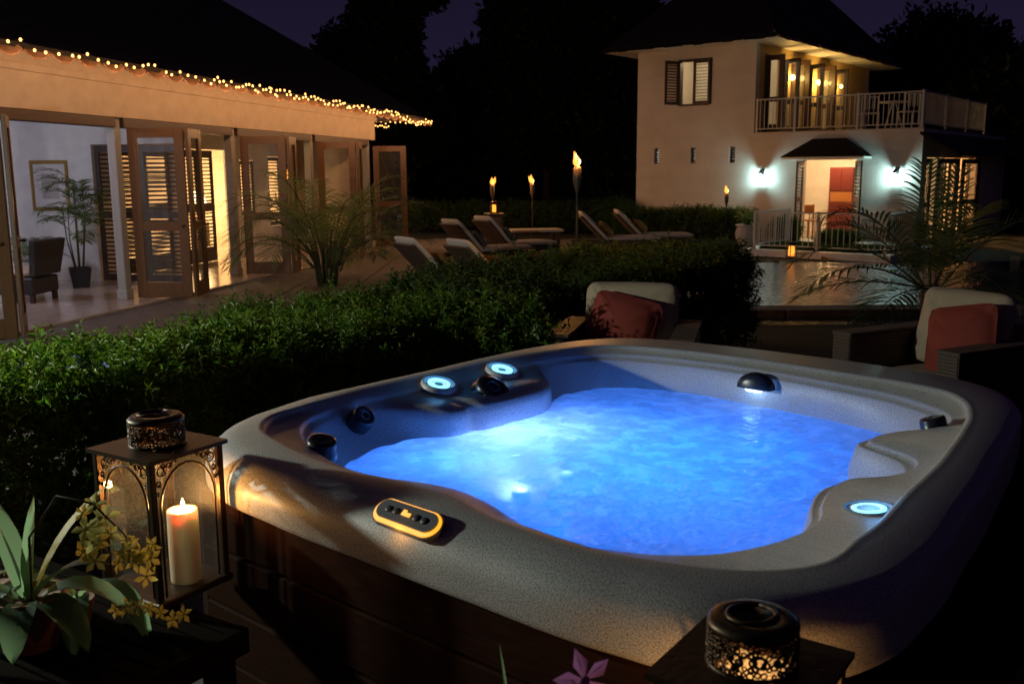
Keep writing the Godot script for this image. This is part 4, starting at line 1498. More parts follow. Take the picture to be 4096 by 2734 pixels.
	for h in [3.62, 4.84]:
		g.bx(Vector3(-3.699, h, -0.16), Vector3(-2.781, h + 0.06, 0.029))
	part("window_frame", g, M.dark_wood, t)
	louvre_leaf("shutter", t, Transform3D(Basis(Vector3.UP, -PI * 0.62), Vector3(-3.73, 3.66, 0.035)), 0.50, 1.20, M.dark_wood, [[0.09, 1.11]], 0.6, 0.075)
	louvre_leaf("shutter", t, Transform3D(Basis(), Vector3(-3.26, 3.66, 0.055)), 0.52, 1.20, M.dark_wood, [[0.09, 1.11]], 0.35, 0.085)
	# slit windows with small louvres
	for c in [-4.43, -3.245, -2.04]:
		louvre_leaf("slit_louvre", t, Transform3D(Basis(), Vector3(c - 0.083, 2.032, -0.11)), 0.166, 0.436, M.dark_wood, [[0.04, 0.396]], 0.5, 0.07)
	# door canopy
	g = Geo.new()
	var c0 := [Vector3(-0.40, 2.15, 0.62), Vector3(1.82, 2.15, 0.62), Vector3(1.82, 2.15, 0.0005), Vector3(-0.40, 2.15, 0.0005)]
	var c1 := [Vector3(0.30, 2.62, 0.16), Vector3(1.12, 2.62, 0.16), Vector3(1.12, 2.62, 0.0005), Vector3(0.30, 2.62, 0.0005)]
	g.quad(c0[0], c0[1], c1[1], c1[0])
	g.quad(c0[1], c0[2], c1[2], c1[1])
	g.quad(c0[3], c0[0], c1[0], c1[3])
	g.quad(c1[0], c1[1], c1[2], c1[3])
	g.quad(c0[3], c0[2], c0[1], c0[0])
	part("door_canopy", g, M.roof_shingle, t)
	boxm("canopy_soffit", Vector3(-0.36, 2.10, 0.0005), Vector3(1.78, 2.149, 0.58), M.white_paint, t)
	# entrance: louvred leaves folded back
	for q in [[0.02, -1.45, 0.62], [1.40, -1.0, 0.62]]:
		louvre_leaf("entrance_leaf", t, Transform3D(Basis(Vector3.UP, q[1]), Vector3(q[0], 0.05, 0.02)), q[2], 2.0, M.dark_wood, [[0.3, 0.95], [1.08, 1.9]], 0.5, 0.09)
	boxm("entrance_step", Vector3(-0.2, -0.1, 0.0006), Vector3(1.6, 0.03, 0.5), M.white_paint, t)
	# rooms behind the openings
	g = Geo.new()
	g.bx(Vector3(-1.6, 0.041, -3.2), Vector3(0.62, 2.61, -3.0))
	g.bx(Vector3(0.62, 0.041, -3.2), Vector3(1.5, 2.61, -3.0))
	g.bx(Vector3(1.5, 0.041, -3.2), Vector3(2.7, 2.61, -3.0))
	g.bx(Vector3(-1.72, 0.041, -8.7), Vector3(-1.6, 2.61, -0.26))
	part("hall_wall", g, M.white_plaster, t)
	g = Geo.new()
	g.bx(Vector3(-4.84, 2.801, -3.0), Vector3(-1.63, 5.29, -2.9))
	part("bedroom_wall", g, M.white_plaster, t)
	for q in [[loc.call(0.2, 2.45, -1.4), Color(1.0, 0.60, 0.26), 4.5, "flush ceiling lamp in the hall behind the open entrance"], [loc.call(-3.3, 5.2, -1.6), Color(1.0, 0.74, 0.40), 3.0, "flush ceiling lamp in the upstairs bedroom"], [loc.call(-3.2, 5.2, -5.2), Color(1.0, 0.66, 0.25), 3.0, "flush ceiling lamp in the room behind the balcony doors"], [loc.call(1.2, 2.45, -5.2), Color(1.0, 0.50, 0.17), 16.0, "flush ceiling lamp in the downstairs room with glazed doors"], [loc.call(-3.3, 2.45, -1.6), Color(0.9, 1.0, 0.95), 1.0, "flush ceiling lamp in the room with slit windows"]]:
		var lp := thing("ceiling_lamp", q[3], "lamp", q[0], 0.0, "ceiling lamps in the villa")
		g = Geo.new(true)
		g.lathe([Vector2(0, -0.05), Vector2(0.10, -0.04), Vector2(0.13, 0.0), Vector2(0.10, 0.04), Vector2(0, 0.05)], 20)
		part("bowl_light", g, M.warm_glow, lp)
		boxm("mount", Vector3(-0.05, 0.05, -0.05), Vector3(0.05, 0.095 if q[0].y > 4 else 0.165, 0.05), M.white_paint, lp)
		omni("room_light", Vector3(0, 0, 0), q[1], q[2], 0.12, lp)
	var cab := thing("cabinet", "tall red cabinet seen through the villa entrance", "cabinet", loc.call(0.30, 0.041, -2.3), turn)
	boxm("carcass", Vector3(-0.35, 0.0, -0.2), Vector3(0.35, 1.85, 0.2), M.red_cabinet, cab, 0.01)
	for q in [[-0.33, -0.01, 0.06, 0.86], [0.01, 0.33, 0.06, 0.86], [-0.33, -0.01, 1.2, 1.82], [0.01, 0.33, 1.2, 1.82]]:
		boxm("door", Vector3(q[0], q[2], 0.2005), Vector3(q[1], q[3], 0.22), M.red_cabinet, cab, 0.004)
	boxm("shelf_back", Vector3(-0.30, 0.90, 0.2005), Vector3(0.30, 1.17, 0.205), M.orange_wood, cab)
	var st := thing("hall_chair", "small orange wooden chair just inside the villa entrance", "chair", loc.call(-0.05, 0.041, -0.85), turn + 0.9)
	boxm("seat", Vector3(-0.2, 0.40, -0.2), Vector3(0.2, 0.44, 0.2), M.orange_wood, st, 0.006)
	for x in [-0.17, 0.17]:
		for z in [-0.17, 0.17]:
			boxm("leg", Vector3(x - 0.02, 0, z - 0.02), Vector3(x + 0.02, 0.4, z + 0.02), M.orange_wood, st)
		boxm("back_post", Vector3(x - 0.018, 0.44, -0.19), Vector3(x + 0.018, 0.85, -0.155), M.orange_wood, st)
	boxm("backrest", Vector3(-0.151, 0.6, -0.185), Vector3(0.151, 0.84, -0.162), M.orange_wood, st, 0.005)
	# wing: glazed doors on the right-hand side, under a lean-to roof
	var wing := Node3D.new()
	wing.name = "garden_side"
	t.add_child(wing)
	wing.transform = Transform3D(Basis(Vector3.UP, PI / 2), Vector3(3.0, 0, 0))
	g = Geo.new()
	holed_wall(g, 0.251, 8.74, -0.1, 2.6, -0.25, -0.001, [[0.45, 5.4, 0.04, 2.12]])
	part("wall", g, M.villa_plaster, wing)
	for k in 6:
		glazed_leaf(wing, Transform3D(Basis(Vector3.UP, [0.0, -0.5, 0.35, 0.0, -0.4, 0.3][k]), Vector3(0.48 + 0.82 * k, 0.045, -0.1 + (0.12 if k % 3 else 0.0))), 0.78, 2.05, M.dark_wood)
	g = Geo.new()
	g.quad(Vector3(-0.3, 2.2, 0.9), Vector3(8.8, 2.2, 0.9), Vector3(8.8, 2.72, 0.001), Vector3(-0.3, 2.72, 0.001))
	g.quad(Vector3(-0.3, 2.14, 0.9), Vector3(-0.3, 2.66, 0.001), Vector3(8.8, 2.66, 0.001), Vector3(8.8, 2.14, 0.9))
	g.quad(Vector3(-0.3, 2.14, 0.9), Vector3(8.8, 2.14, 0.9), Vector3(8.8, 2.2, 0.9), Vector3(-0.3, 2.2, 0.9))
	g.quad(Vector3(-0.3, 2.14, 0.9), Vector3(-0.3, 2.2, 0.9), Vector3(-0.3, 2.72, 0.001), Vector3(-0.3, 2.66, 0.001))
	part("lean_to_roof", g, M.roof_shingle, wing)
	# railings
	railing("balcony_railing", "pale iron railing along the villa balcony front over the entrance", loc.call(-1.40, 2.8305, -0.06), turn, 4.36, 0.88, [0.03, 1.1, 2.75, 4.33])
	railing("balcony_railing", "pale iron railing along the villa balcony side over the lean-to roof", loc.call(2.94, 2.8305, -0.10), turn + PI / 2, 6.2, 0.88, [0.03, 2.0, 4.1, 6.17])
	# the raised terrace before the villa
	g = Geo.new()
	g.bx(Vector3(0.35, -0.3, 0.55), Vector3(3.75, 0.05, 4.45))
	var slab := part("front_terrace", g, M.white_paint, t)
	railing("terrace_railing", "white iron railing on the terrace edge facing the pool", loc.call(0.62, 0.051, 4.3), turn, 3.0, 0.85, [0.03, 1.5, 2.97], 0.13)
	railing("terrace_railing", "white iron railing on the terrace side toward the urn planter", loc.call(0.62, 0.051, 4.22), turn + PI / 2, 2.0, 0.85, [1.97], 0.13)
	railing("terrace_railing", "white iron railing on the terrace side toward the glazed wing", loc.call(3.62, 0.051, 4.22), turn + PI / 2, 2.4, 0.85, [2.37], 0.13)
	for q in [[-1.11, "coach lantern shining on the villa wall between the torch and the entrance"], [2.44, "coach lantern shining on the villa wall near the glazed wing"]]:
		sconce("wall_lantern", q[1], loc.call(q[0], 1.62, 0.0), turn, 0.95)
	# balcony furniture
	for q in [[1.35, -1.0, 0.4, "white iron chair on the balcony nearest the lit doors"], [2.35, -0.9, -2.4, "white iron chair on the balcony near the corner post"]]:
		var c := thing("balcony_chair", q[3], "chair", loc.call(q[0], 2.831, q[1]), turn + q[2], "iron chairs on the balcony")
		boxm("seat", Vector3(-0.22, 0.42, -0.22), Vector3(0.22, 0.45, 0.22), M.white_iron, c, 0.008)
		for x in [-0.2, 0.2]:
			for z in [-0.2, 0.2]:
				boxm("leg", Vector3(x - 0.013, 0, z - 0.013), Vector3(x + 0.013, 0.42, z + 0.013), M.white_iron, c)
			boxm("back_post", Vector3(x - 0.013, 0.45, -0.213), Vector3(x + 0.013, 0.88, -0.187), M.white_iron, c)
		for k in 5:
			boxm("back_bar", Vector3(-0.12 + 0.06 * k - 0.007, 0.55, -0.207), Vector3(-0.12 + 0.06 * k + 0.007, 0.85, -0.193), M.white_iron, c)
		boxm("top_bar", Vector3(-0.187, 0.851, -0.212), Vector3(0.187, 0.88, -0.188), M.white_iron, c)
	var bt := thing("balcony_table", "round white iron table on the balcony", "table", loc.call(1.85, 2.831, -1.3))
	g = Geo.new(true)
	g.lathe([Vector2(0, 0.70), Vector2(0.38, 0.70), Vector2(0.38, 0.73), Vector2(0, 0.73)], 24)
	part("table_top", g, M.white_iron, bt)
	for k in 3:
		g = Geo.new()
		g.bar(Vector3(0.05 * cos(k * 2.1), 0.7, 0.05 * sin(k * 2.1)), Vector3(0.26 * cos(k * 2.1), 0.0, 0.26 * sin(k * 2.1)), 0.025, 0.025)
		part("leg", g, M.white_iron, bt)


# ---------------------------------------------------------------- trees, hedges, palms
func leaf_clump(n: int, radius: float, size: float) -> ArrayMesh:
	var g := Geo.new()
	for k in n:
		var d := Vector3(rng.randfn(), rng.randfn(), rng.randfn()).normalized()
		var c := d * radius * pow(rng.randf(), 0.5)
		var a := (d + Vector3(rng.randfn(), rng.randfn(), rng.randfn()) * 0.7).normalized()
		var b := a.cross(Vector3(rng.randfn(), rng.randfn(), rng.randfn())).normalized()
		var n3 := a.cross(b)
		var s := size * rng.randf_range(0.7, 1.3)
		g.quad(c, c + a * s * 0.5 - b * s * 0.24 + n3 * s * 0.06, c + a * s, c + a * s * 0.5 + b * s * 0.24 + n3 * s * 0.06)
	return g.done()


func tree(label: String, at: Vector3, h: float, crown_r: float, blobs: Array, dense: int, clump: Mesh) -> void:
	var t := thing("garden_tree", label, "tree", at, 0.0, "dark trees behind the houses")
	var g := Geo.new(true)
	g.tube([Vector3(0, -0.1, 0), Vector3(0.1, h * 0.25, 0.05), Vector3(-0.1, h * 0.5, 0), Vector3(0.0, h * 0.75, 0.1)], 0.05 * crown_r + 0.08, 0.05, 8)
	for k in 5:
		var a := rng.randf() * TAU
		var y := h * rng.randf_range(0.3, 0.55)
		g.tube([Vector3(0, y, 0), Vector3(cos(a) * crown_r * 0.35, y + h * 0.13, sin(a) * crown_r * 0.35), Vector3(cos(a) * crown_r * 0.7, y + h * 0.2, sin(a) * crown_r * 0.7)], 0.09, 0.02, 6)
	part("trunk", g, M.bark, t)
	var where := []
	var cols := []
	for b in blobs:
		var n := int(dense * b[3] * b[3] / (crown_r * crown_r) + 40)
		for k in n:
			var d := Vector3(rng.randfn(), rng.randfn() * 0.85, rng.randfn()).normalized()
			var p: Vector3 = Vector3(b[0], b[1], b[2]) + d * b[3] * (0.45 + 0.58 * pow(rng.randf(), 0.45))
			where.append(Transform3D(Basis.from_euler(Vector3(rng.randf() * TAU, rng.randf() * TAU, rng.randf() * TAU)).scaled(Vector3.ONE * rng.randf_range(0.7, 1.4)), p))
			var v := rng.randf_range(0.5, 1.2)
			cols.append(Color(0.028 * v, 0.042 * v, 0.018 * v))
	copies("crown", clump, M.leaf, t, where, cols)


func trees() -> void:
	var clump := leaf_clump(16, 0.42, 0.30)
	var list := [
		[-9.6, 50, 7.4, 2.4, "low dark tree between the roof and the tall round tree"],
		[-5.0, 43, 13.0, 1.9, "tall narrow dark tree whose top leaves the picture, beyond the fairy lights"],
		[-6.6, 46, 8.8, 2.2, "dark tree leaning against the tall narrow one"],
		[-1.4, 50, 8.2, 2.4, "dark tree in the low gap of sky beyond the far torches"],
		[1.6, 45, 11.2, 2.4, "dark tree above the big torch with a gap in its crown"],
		[4.2, 44, 10.6, 2.1, "dark tree touching the villa roof corner"],
		[19.0, 44, 8.4, 3.6, "broad dark tree behind the villa balcony"],
		[25.5, 42, 8.0, 3.6, "dark tree at the far end of the villa wing"],
		[17.5, 34, 5.4, 1.8, "small dark tree beside the villa wing"],
		[22.0, 31, 6.0, 2.8, "bushy dark tree beyond the pool end"],
	]
	for q in list:
		var h: float = q[2]
		var r: float = q[3]
		var blobs := [[0, h - r * 1.05, 0, r]]
		for k in 6:
			var a := TAU * k / 6.0 + rng.randf()
			blobs.append([cos(a) * r * 0.62, h - r * rng.randf_range(0.75, 1.7), sin(a) * r * 0.62, r * rng.randf_range(0.42, 0.62)])
		for k in 4:
			var a := rng.randf() * TAU
			blobs.append([cos(a) * r * 0.5, h * rng.randf_range(0.18, 0.42), sin(a) * r * 0.5, r * rng.randf_range(0.5, 0.75)])
		for k in 5:
			blobs.append([rng.randf_range(-0.3, 0.3) * r, h * (0.38 + 0.09 * k), rng.randf_range(-0.3, 0.3) * r, r * 0.7])
		tree(q[4], F(q[0], 0, q[1]), h, r, blobs, 700, clump)
	# the wood behind, one dark mass
	var where := []
	var cols := []
	for k in 5200:
		var x := rng.randf_range(-42, 46)
		var top := 5.2 + 1.4 * sin(x * 0.33) + 0.9 * sin(x * 0.9 + 1.0)
		where.append(Transform3D(Basis.from_euler(Vector3(rng.randf() * TAU, rng.randf() * TAU, 0)).scaled(Vector3.ONE * rng.randf_range(1.2, 2.2)), F(x, rng.randf() * top, 56 + rng.randf_range(-2.0, 2.0))))
		var v := rng.randf_range(0.5, 1.1)
		cols.append(Color(0.026 * v, 0.036 * v, 0.016 * v))
	var wood := copies("far_wood", clump, M.leaf, self, where, cols)
	tag(wood, "dark wood closing the garden behind all the trees", "wood")


func sprig(leaves: int, length: float, size: float, key: int) -> ArrayMesh:
	var g := Geo.new()
	var r := RandomNumberGenerator.new()
	r.seed = key
	g.tube([Vector3.ZERO, Vector3(0.004, length * 0.5, 0.003), Vector3(0, length, 0)], 0.0016, 0.0008, 3)
	for k in leaves:
		var q := (k + 0.6) / leaves
		var a := k * 2.4 + r.randf_range(-0.3, 0.3)
		var base := Vector3(0, length * q, 0)
		var d := Vector3(cos(a), r.randf_range(0.25, 0.9), sin(a)).normalized()
		var s := size * r.randf_range(0.7, 1.15) * (1.1 - 0.45 * q)
		var side := d.cross(Vector3.UP).normalized()
		var nrm := side.cross(d)
		var mid := base + d * s * 0.5 + nrm * s * 0.05
		var tip := base + d * s - nrm * s * 0.08
		g.quad(base, mid, tip, base + d * s * 0.55 + side * s * 0.21 + nrm * s * 0.14)
		g.quad(base, base + d * s * 0.55 - side * s * 0.21 + nrm * s * 0.14, tip, mid)
	return g.done()


func hedge(called: String, label: String, a: Vector3, b: Vector3, width: float, h0: float, h1: float, dens: float, sprigs: Array, scale_of: float, tint: Vector3) -> Node3D:
	# a clipped hedge along a-b with its front on the right-hand side of that line
	var mid := (a + b) / 2
	var t := thing(called, label, "hedge", mid, atan2(-(b - a).z, (b - a).x))
	var L := a.distance_to(b)
	var fn := FastNoiseLite.new()
	fn.seed = int(L * 100)
	fn.frequency = 0.9
	var where := [[], []]
	var cols := [[], []]
	var h := maxf(h0, h1)
	var per := (width + 2 * h) * L
	var n := int(per * dens)
	for i in n:
		var x := rng.randf_range(-L / 2, L / 2)
		var q := rng.randf() * (width + 2 * h)
		var p: Vector3
		var out: Vector3
		if q < h:
			p = Vector3(x, h - q, width / 2)
			out = Vector3(0, 0.25, 1)
		elif q < h + width:
			p = Vector3(x, h, width / 2 - (q - h))
			out = Vector3(0, 1, 0.1)
		else:
			p = Vector3(x, h - (q - h - width), -width / 2)
			out = Vector3(0, 0.25, -1)
		var ends := L / 2 - absf(x)
		if rng.randf() < 0.06:
			p.x = signf(x) * L / 2
			p.y = rng.randf() * h
			p.z = rng.randf_range(-width / 2, width / 2)
			out = Vector3(signf(x), 0.3, 0)
		var lump := fn.get_noise_2d(p.x, p.z * 0.7 + p.y) * 0.16 + fn.get_noise_2d(p.x * 3.3, p.z * 3 + p.y * 3) * 0.06
		var bevel := maxf(0.0, minf(p.y - (h - 0.16), absf(p.z) - (width / 2 - 0.16))) * 0.6
		p += out.normalized() * (lump - bevel - 0.22 * pow(rng.randf(), 1.6))
		p.y *= lerpf(h0, h1, x / L + 0.5) / h
		if p.y < 0.03:
			continue
		var dir := (out.normalized() + Vector3(rng.randfn() * 0.55, 0.35 + rng.randfn() * 0.4, rng.randfn() * 0.55)).normalized()
		if out.y > 0.8 and rng.randf() < 0.16:
			p += Vector3(0, rng.randf_range(0.0, 0.09), 0)
			dir = (Vector3.UP + Vector3(rng.randfn() * 0.3, 0, rng.randfn() * 0.3)).normalized()
		var x3 := dir.cross(Vector3(rng.randfn(), rng.randfn(), rng.randfn())).normalized()
		var k := i % 2
		where[k].append(Transform3D(Basis(x3, dir, x3.cross(dir)).scaled(Vector3.ONE * scale_of * rng.randf_range(0.75, 1.35)), p - dir * 0.05))
		var v := rng.randf_range(0.55, 1.25)
		cols[k].append(Color(tint.x * v * rng.randf_range(0.85, 1.5), tint.y * v, tint.z * v))
	for k in 2:
		copies("foliage", sprigs[k], M.leaf, t, where[k], cols[k])
	# woody stems inside
	var g := Geo.new()
	for k in int(L * 7):
		var x := rng.randf_range(-L / 2 + 0.1, L / 2 - 0.1)
		var z := rng.randf_range(-width * 0.35, width * 0.35)
		g.tube([Vector3(x, -0.1, z), Vector3(x + rng.randf_range(-0.08, 0.08), h * 0.45, z + rng.randf_range(-0.08, 0.08)), Vector3(x + rng.randf_range(-0.2, 0.2), h * 0.85, z * 1.2)], 0.014, 0.004, 4)
	part("stem", g, M.bark, t).set_meta("kind", "stuff")
	return t


func hedges() -> void:
	var near := [sprig(8, 0.12, 0.066, 1), sprig(12, 0.15, 0.044, 2)]
	var far := [sprig(7, 0.13, 0.06, 3), sprig(8, 0.15, 0.05, 4)]
	var d := Vector3(0.66, 0, -0.75)
	var out := Vector3(0.75, 0, 0.66)
	var f0 := F(-2.25, 0, 4.15)
	var w := 1.05
	var a := f0 - d * 2.6 - out * w / 2
	var b := f0 + d * 3.55 - out * w / 2
	var t := hedge("hedge", "long leafy hedge with blue flowers running behind the tub", a, b, w, 0.92, 0.77, 800, near, 1.0, Vector3(0.13, 0.24, 0.026))
	hedge("hedge", "bushy planting filling the bed between the long hedge and the house", F(-2.15, 0, 6.85), F(0.15, 0, 7.15), 1.5, 0.78, 0.76, 560, near, 1.15, Vector3(0.11, 0.21, 0.026))
	# plumbago blooms on its top
	for q in [[0.95, 0.15], [1.2, 0.2], [1.55, -0.1], [2.05, 0.05], [0.62, -0.3], [-0.9, 0.35], [2.35, 0.1], [1.3, 0.3], [1.75, 0.25], [-2.0, 0.3]]:
		var g := Geo.new()
		for k in 16:
			star_flower(g, Vector3(q[0] - 1.2 + rng.randfn() * 0.03, 0.94 - 0.025 * (q[0] + 2.0) + rng.randfn() * 0.03, q[1] + rng.randfn() * 0.03), Vector3(rng.randfn(), 0.7 + rng.randf(), rng.randfn() + 0.5), 0.014)
		part("blossom", g, M.blue_petal, t)
	hedge("hedge", "wide dark hedge stretch from the wicker armchair to the pool corner", b + d * 0.1 - out * 0.32 - Vector3(0.25, 0, 0), f0 + d * 7.6 - out * 1.15, 1.7, 0.80, 0.93, 620, near, 1.15, Vector3(0.072, 0.13, 0.028))
	hedge("hedge", "low green hedge at the lawn edge behind the far loungers", F(-3.5, 0, 31.5), F(4.2, 0, 30.0), 1.1, 0.72, 0.72, 260, far, 1.6, Vector3(0.05, 0.11, 0.025))
	hedge("hedge", "clipped hedge along the foot of the villa wall", F(3.1, 0, 27.2), F(6.2, 0, 24.9), 0.8, 0.72, 0.72, 420, far, 1.4, Vector3(0.05, 0.115, 0.025))
	# loose shrubs near the villa
	for q in [[3.1, 28.6, 1.0, 0.55, "loose leafy shrub at the far end of the villa front"], [6.9, 24.4, 0.55, 0.4, "small round shrub on the terrace side of the urn"], [9.1, 22.2, 0.75, 0.4, "rounded shrub in the terrace corner near the glazed wing"], [7.9, 23.4, 0.25, 0.5, "low green plants at the foot of the villa entrance"]]:
		var s := thing("shrub", q[4], "shrub", F(q[0], 0.0, q[1]))
		var where := []
		var cols := []
		for k in 700:
			var v := Vector3(rng.randfn(), rng.randfn(), rng.randfn()).normalized() * pow(rng.randf(), 0.5)
			var p := Vector3(v.x * q[3], q[2] * 0.5 * (1 + v.y) + 0.03, v.z * q[3])
			var dir := (v + Vector3(0, 0.6, 0)).normalized()
			var x3 := dir.cross(Vector3(rng.randfn(), rng.randfn(), rng.randfn())).normalized()
			where.append(Transform3D(Basis(x3, dir, x3.cross(dir)).scaled(Vector3.ONE * rng.randf_range(0.9, 1.6)), p))
			var c := rng.randf_range(0.6, 1.2)
			cols.append(Color(0.05 * c, 0.12 * c, 0.025 * c))
		copies("foliage", far[0], M.leaf, s, where, cols)
		for k in 5:
			var g := Geo.new()
			g.tube([Vector3(rng.randfn() * 0.03, -0.1, rng.randfn() * 0.03), Vector3(rng.randfn() * 0.1, q[2] * 0.7, rng.randfn() * 0.1)], 0.012, 0.005, 4)
			part("stem", g, M.bark, s)
	# lawn on the terrace and round it
	var bl := Geo.new()
	for k in 7:
		var x := rng.randf_range(-0.03, 0.03)
		var z := rng.randf_range(-0.03, 0.03)
		var l := rng.randf_range(0.03, 0.07)
		var s := Vector3(rng.randfn(), 0, rng.randfn()).normalized() * 0.004
		bl.tri(Vector3(x, 0, z) - s, Vector3(x, 0, z) + s, Vector3(x + rng.randfn() * 0.015, l, z + rng.randfn() * 0.015))
	var gm := bl.done()
	var where := []
	var cols := []
	var at := F(7.722, 0, 25.848)
	for k in 9000:
		var p := at + Basis(Vector3.UP, -0.671) * Vector3(rng.randf_range(0.7, 3.55), 0.05, rng.randf_range(2.4, 4.1))
		where.append(Transform3D(Basis(Vector3.UP, rng.randf() * TAU).scaled(Vector3.ONE * 1.4), p))
		var c := rng.randf_range(0.6, 1.2)
		cols.append(Color(0.04 * c, 0.10 * c, 0.02 * c))
	var lawn := copies("grass", gm, M.leaf, self, where, cols)
	tag(lawn, "strip of lawn inside the terrace railing", "grass")


func frond(parent: Node3D, base: Vector3, dir: Vector3, length: float, droop: float, leaf: float, pairs: int, m: Material, width := 0.022, bare := 0.22) -> void:
	# an arching stem with narrow leaflets on both sides
	var g := Geo.new(true)
	var pts := []
	var p := base
	var d := dir.normalized()
	var n := 18
	for i in n + 1:
		pts.append(p)
		p += d * length / n
		d = (d + Vector3.DOWN * droop / n * (0.4 + 1.2 * i / n)).normalized()
	g.tube(pts, 0.009 * length, 0.002, 5)
	part("frond_stem", g, M.cane, parent)
	g = Geo.new()
	for k in pairs:
		var q := bare + (1.0 - bare) * (k + 0.5) / pairs
		var fi := q * n
		var i := int(fi)
		var at: Vector3 = pts[i].lerp(pts[min(i + 1, n)], fi - i)
		var fw: Vector3 = (pts[min(i + 1, n)] - pts[max(i - 1, 0)]).normalized()
		var side := fw.cross(Vector3.UP).normalized()
		var nrm := side.cross(fw)
		var l := leaf * (0.45 + 0.75 * sin(PI * clampf((q - bare) / (1.0 - bare) * 0.85 + 0.12, 0, 1))) * rng.randf_range(0.85, 1.1)
		for sg in [-1.0, 1.0]:
			var ld: Vector3 = (side * sg + fw * (0.55 + 0.5 * q) + nrm * rng.randf_range(0.1, 0.45)).normalized()
			var c := at
			var prev := [c, c]
			var w := width * (0.7 + 0.3 * rng.randf())
			for j in 4:
				var qq := (j + 1) / 4.0
				c += ld * l / 4
				ld = (ld + Vector3.DOWN * rng.randf_range(0.10, 0.26)).normalized()
				var across: Vector3 = ld.cross(nrm).normalized()
				var ww := w * sin(PI * (0.15 + 0.85 * qq)) * 0.5 if j < 3 else 0.0006
				var row := [c - across * ww, c + across * ww]
				if j == 0:
					g.tri(prev[0], row[1], row[0])
				else:
					g.quad(prev[0], prev[1], row[1], row[0])
				prev = row
	part("frond_leaves", g, m, parent)


func palms() -> void:
	# areca palm before the house
	var t := thing("areca_palm", "bushy palm with arching fronds before the garden house doors", "palm", F(-3.0, -0.02, 15.6))
	for k in 9:
		var a := TAU * k / 9.0
		var g := Geo.new(true)
		g.tube([Vector3(cos(a) * 0.12, -0.08, sin(a) * 0.12), Vector3(cos(a) * 0.2, 0.5, sin(a) * 0.2), Vector3(cos(a) * 0.26, 0.75, sin(a) * 0.26)], 0.03, 0.018, 7)
		part("cane_stem", g, M.cane, t)
	for k in 30:
		var a := k * 2.39996
		var el := lerpf(0.7, 3.0, pow(float(k) / 30.0, 1.2))
		var l := rng.randf_range(1.6, 2.25)
		frond(t, Vector3(cos(a) * 0.22, rng.randf_range(0.2, 0.7), sin(a) * 0.22), Vector3(cos(a), el, sin(a)), l, rng.randf_range(1.9, 3.0), rng.randf_range(0.34, 0.46), 26, M.palm_leaf, 0.026)
	# dark palm in front of the pool
	t = thing("date_palm", "dark spiky palm silhouetted between the pool and the cushioned armchair", "palm", F(4.25, -0.1, 9.7))
	var g := Geo.new(true)
	g.tube([Vector3(0, 0, 0), Vector3(0.02, 0.4, 0), Vector3(0, 0.75, 0)], 0.11, 0.09, 10)
	part("trunk", g, M.bark, t)
	for q in [[-0.9, 1.6, 0.2, 1.55, 1.9], [-0.25, 2.2, 0.2, 1.25, 0.9], [0.35, 2.4, -0.1, 1.2, 0.8], [1.0, 1.5, 0.2, 1.4, 1.4], [-1.0, 0.55, 0.3, 1.45, 1.3], [-1.0, 0.2, -0.2, 1.3, 0.9], [-0.8, 0.1, 0.7, 1.2, 0.9], [1.0, 0.5, 0.4, 1.2, 1.2], [0.2, 0.6, 1.0, 1.1, 1.4], [-0.4, 0.9, 0.8, 1.25, 1.6], [0.7, 1.0, -0.6, 1.4, 1.2], [-0.6, 1.1, -0.7, 1.3, 1.3], [0.9, 0.15, 0.8, 1.0, 0.8], [-1.0, 0.9, 0.0, 1.5, 1.7], [0.1, 1.6, 0.7, 1.2, 1.5]]:
		frond(t, Vector3(q[0] * 0.08, 0.72, q[2] * 0.08), Vector3(q[0], q[1], q[2]), q[3], q[4], 0.36, 26, M.palm_leaf, 0.026, 0.16)
	# indoor plants
	t = thing("potted_palm", "tall bamboo palm in a square black pot against the white wall", "potted plant", F(-6.95, 0.021, 15.45))
	g = Geo.new()
	g.lathe([Vector2(0.17, 0.0), Vector2(0.235, 0.32), Vector2(0.215, 0.32), Vector2(0.2, 0.28), Vector2(0, 0.28)], 4, Transform3D(Basis(Vector3.UP, PI / 4 + 0.5), Vector3.ZERO))
	part("square_pot", g, M.dark_plastic, t)
	for k in 6:
		var a := TAU * k / 6.0
		var lean := Vector3(cos(a) * rng.randf_range(0.05, 0.2), 0, sin(a) * rng.randf_range(0.05, 0.2))
		var hh := rng.randf_range(1.15, 1.8)
		g = Geo.new(true)
		g.tube([Vector3(cos(a) * 0.06, 0.27, sin(a) * 0.06), Vector3(cos(a) * 0.07, hh * 0.6, sin(a) * 0.07) + lean * 0.5, Vector3(0, hh, 0) + lean], 0.012, 0.007, 6)
		part("cane_stem", g, M.cane, t)
		for j in 5:
			var b := rng.randf() * TAU
			frond(t, Vector3(0, hh * (0.62 + 0.09 * j), 0) + lean * (0.6 + 0.09 * j), Vector3(cos(b), rng.randf_range(0.3, 1.4), sin(b)), rng.randf_range(0.45, 0.65), 1.5, 0.25, 10, M.palm_leaf, 0.034, 0.25)
	t = thing("potted_fern", "small feathery palm behind the wicker chair", "potted plant", F(-7.6, 0.021, 15.2))
	g = Geo.new(true)
	g.lathe([Vector2(0, 0), Vector2(0.14, 0), Vector2(0.2, 0.45), Vector2(0.18, 0.45), Vector2(0.17, 0.4), Vector2(0, 0.4)], 20)
	part("pot", g, M.urn_glaze, t)
	for k in 14:
		var a := k * 2.4
		frond(t, Vector3(0, 0.4, 0), Vector3(cos(a), rng.randf_range(0.6, 2.0), sin(a)), rng.randf_range(0.5, 0.72), 1.5, 0.2, 14, M.palm_leaf, 0.02, 0.2)


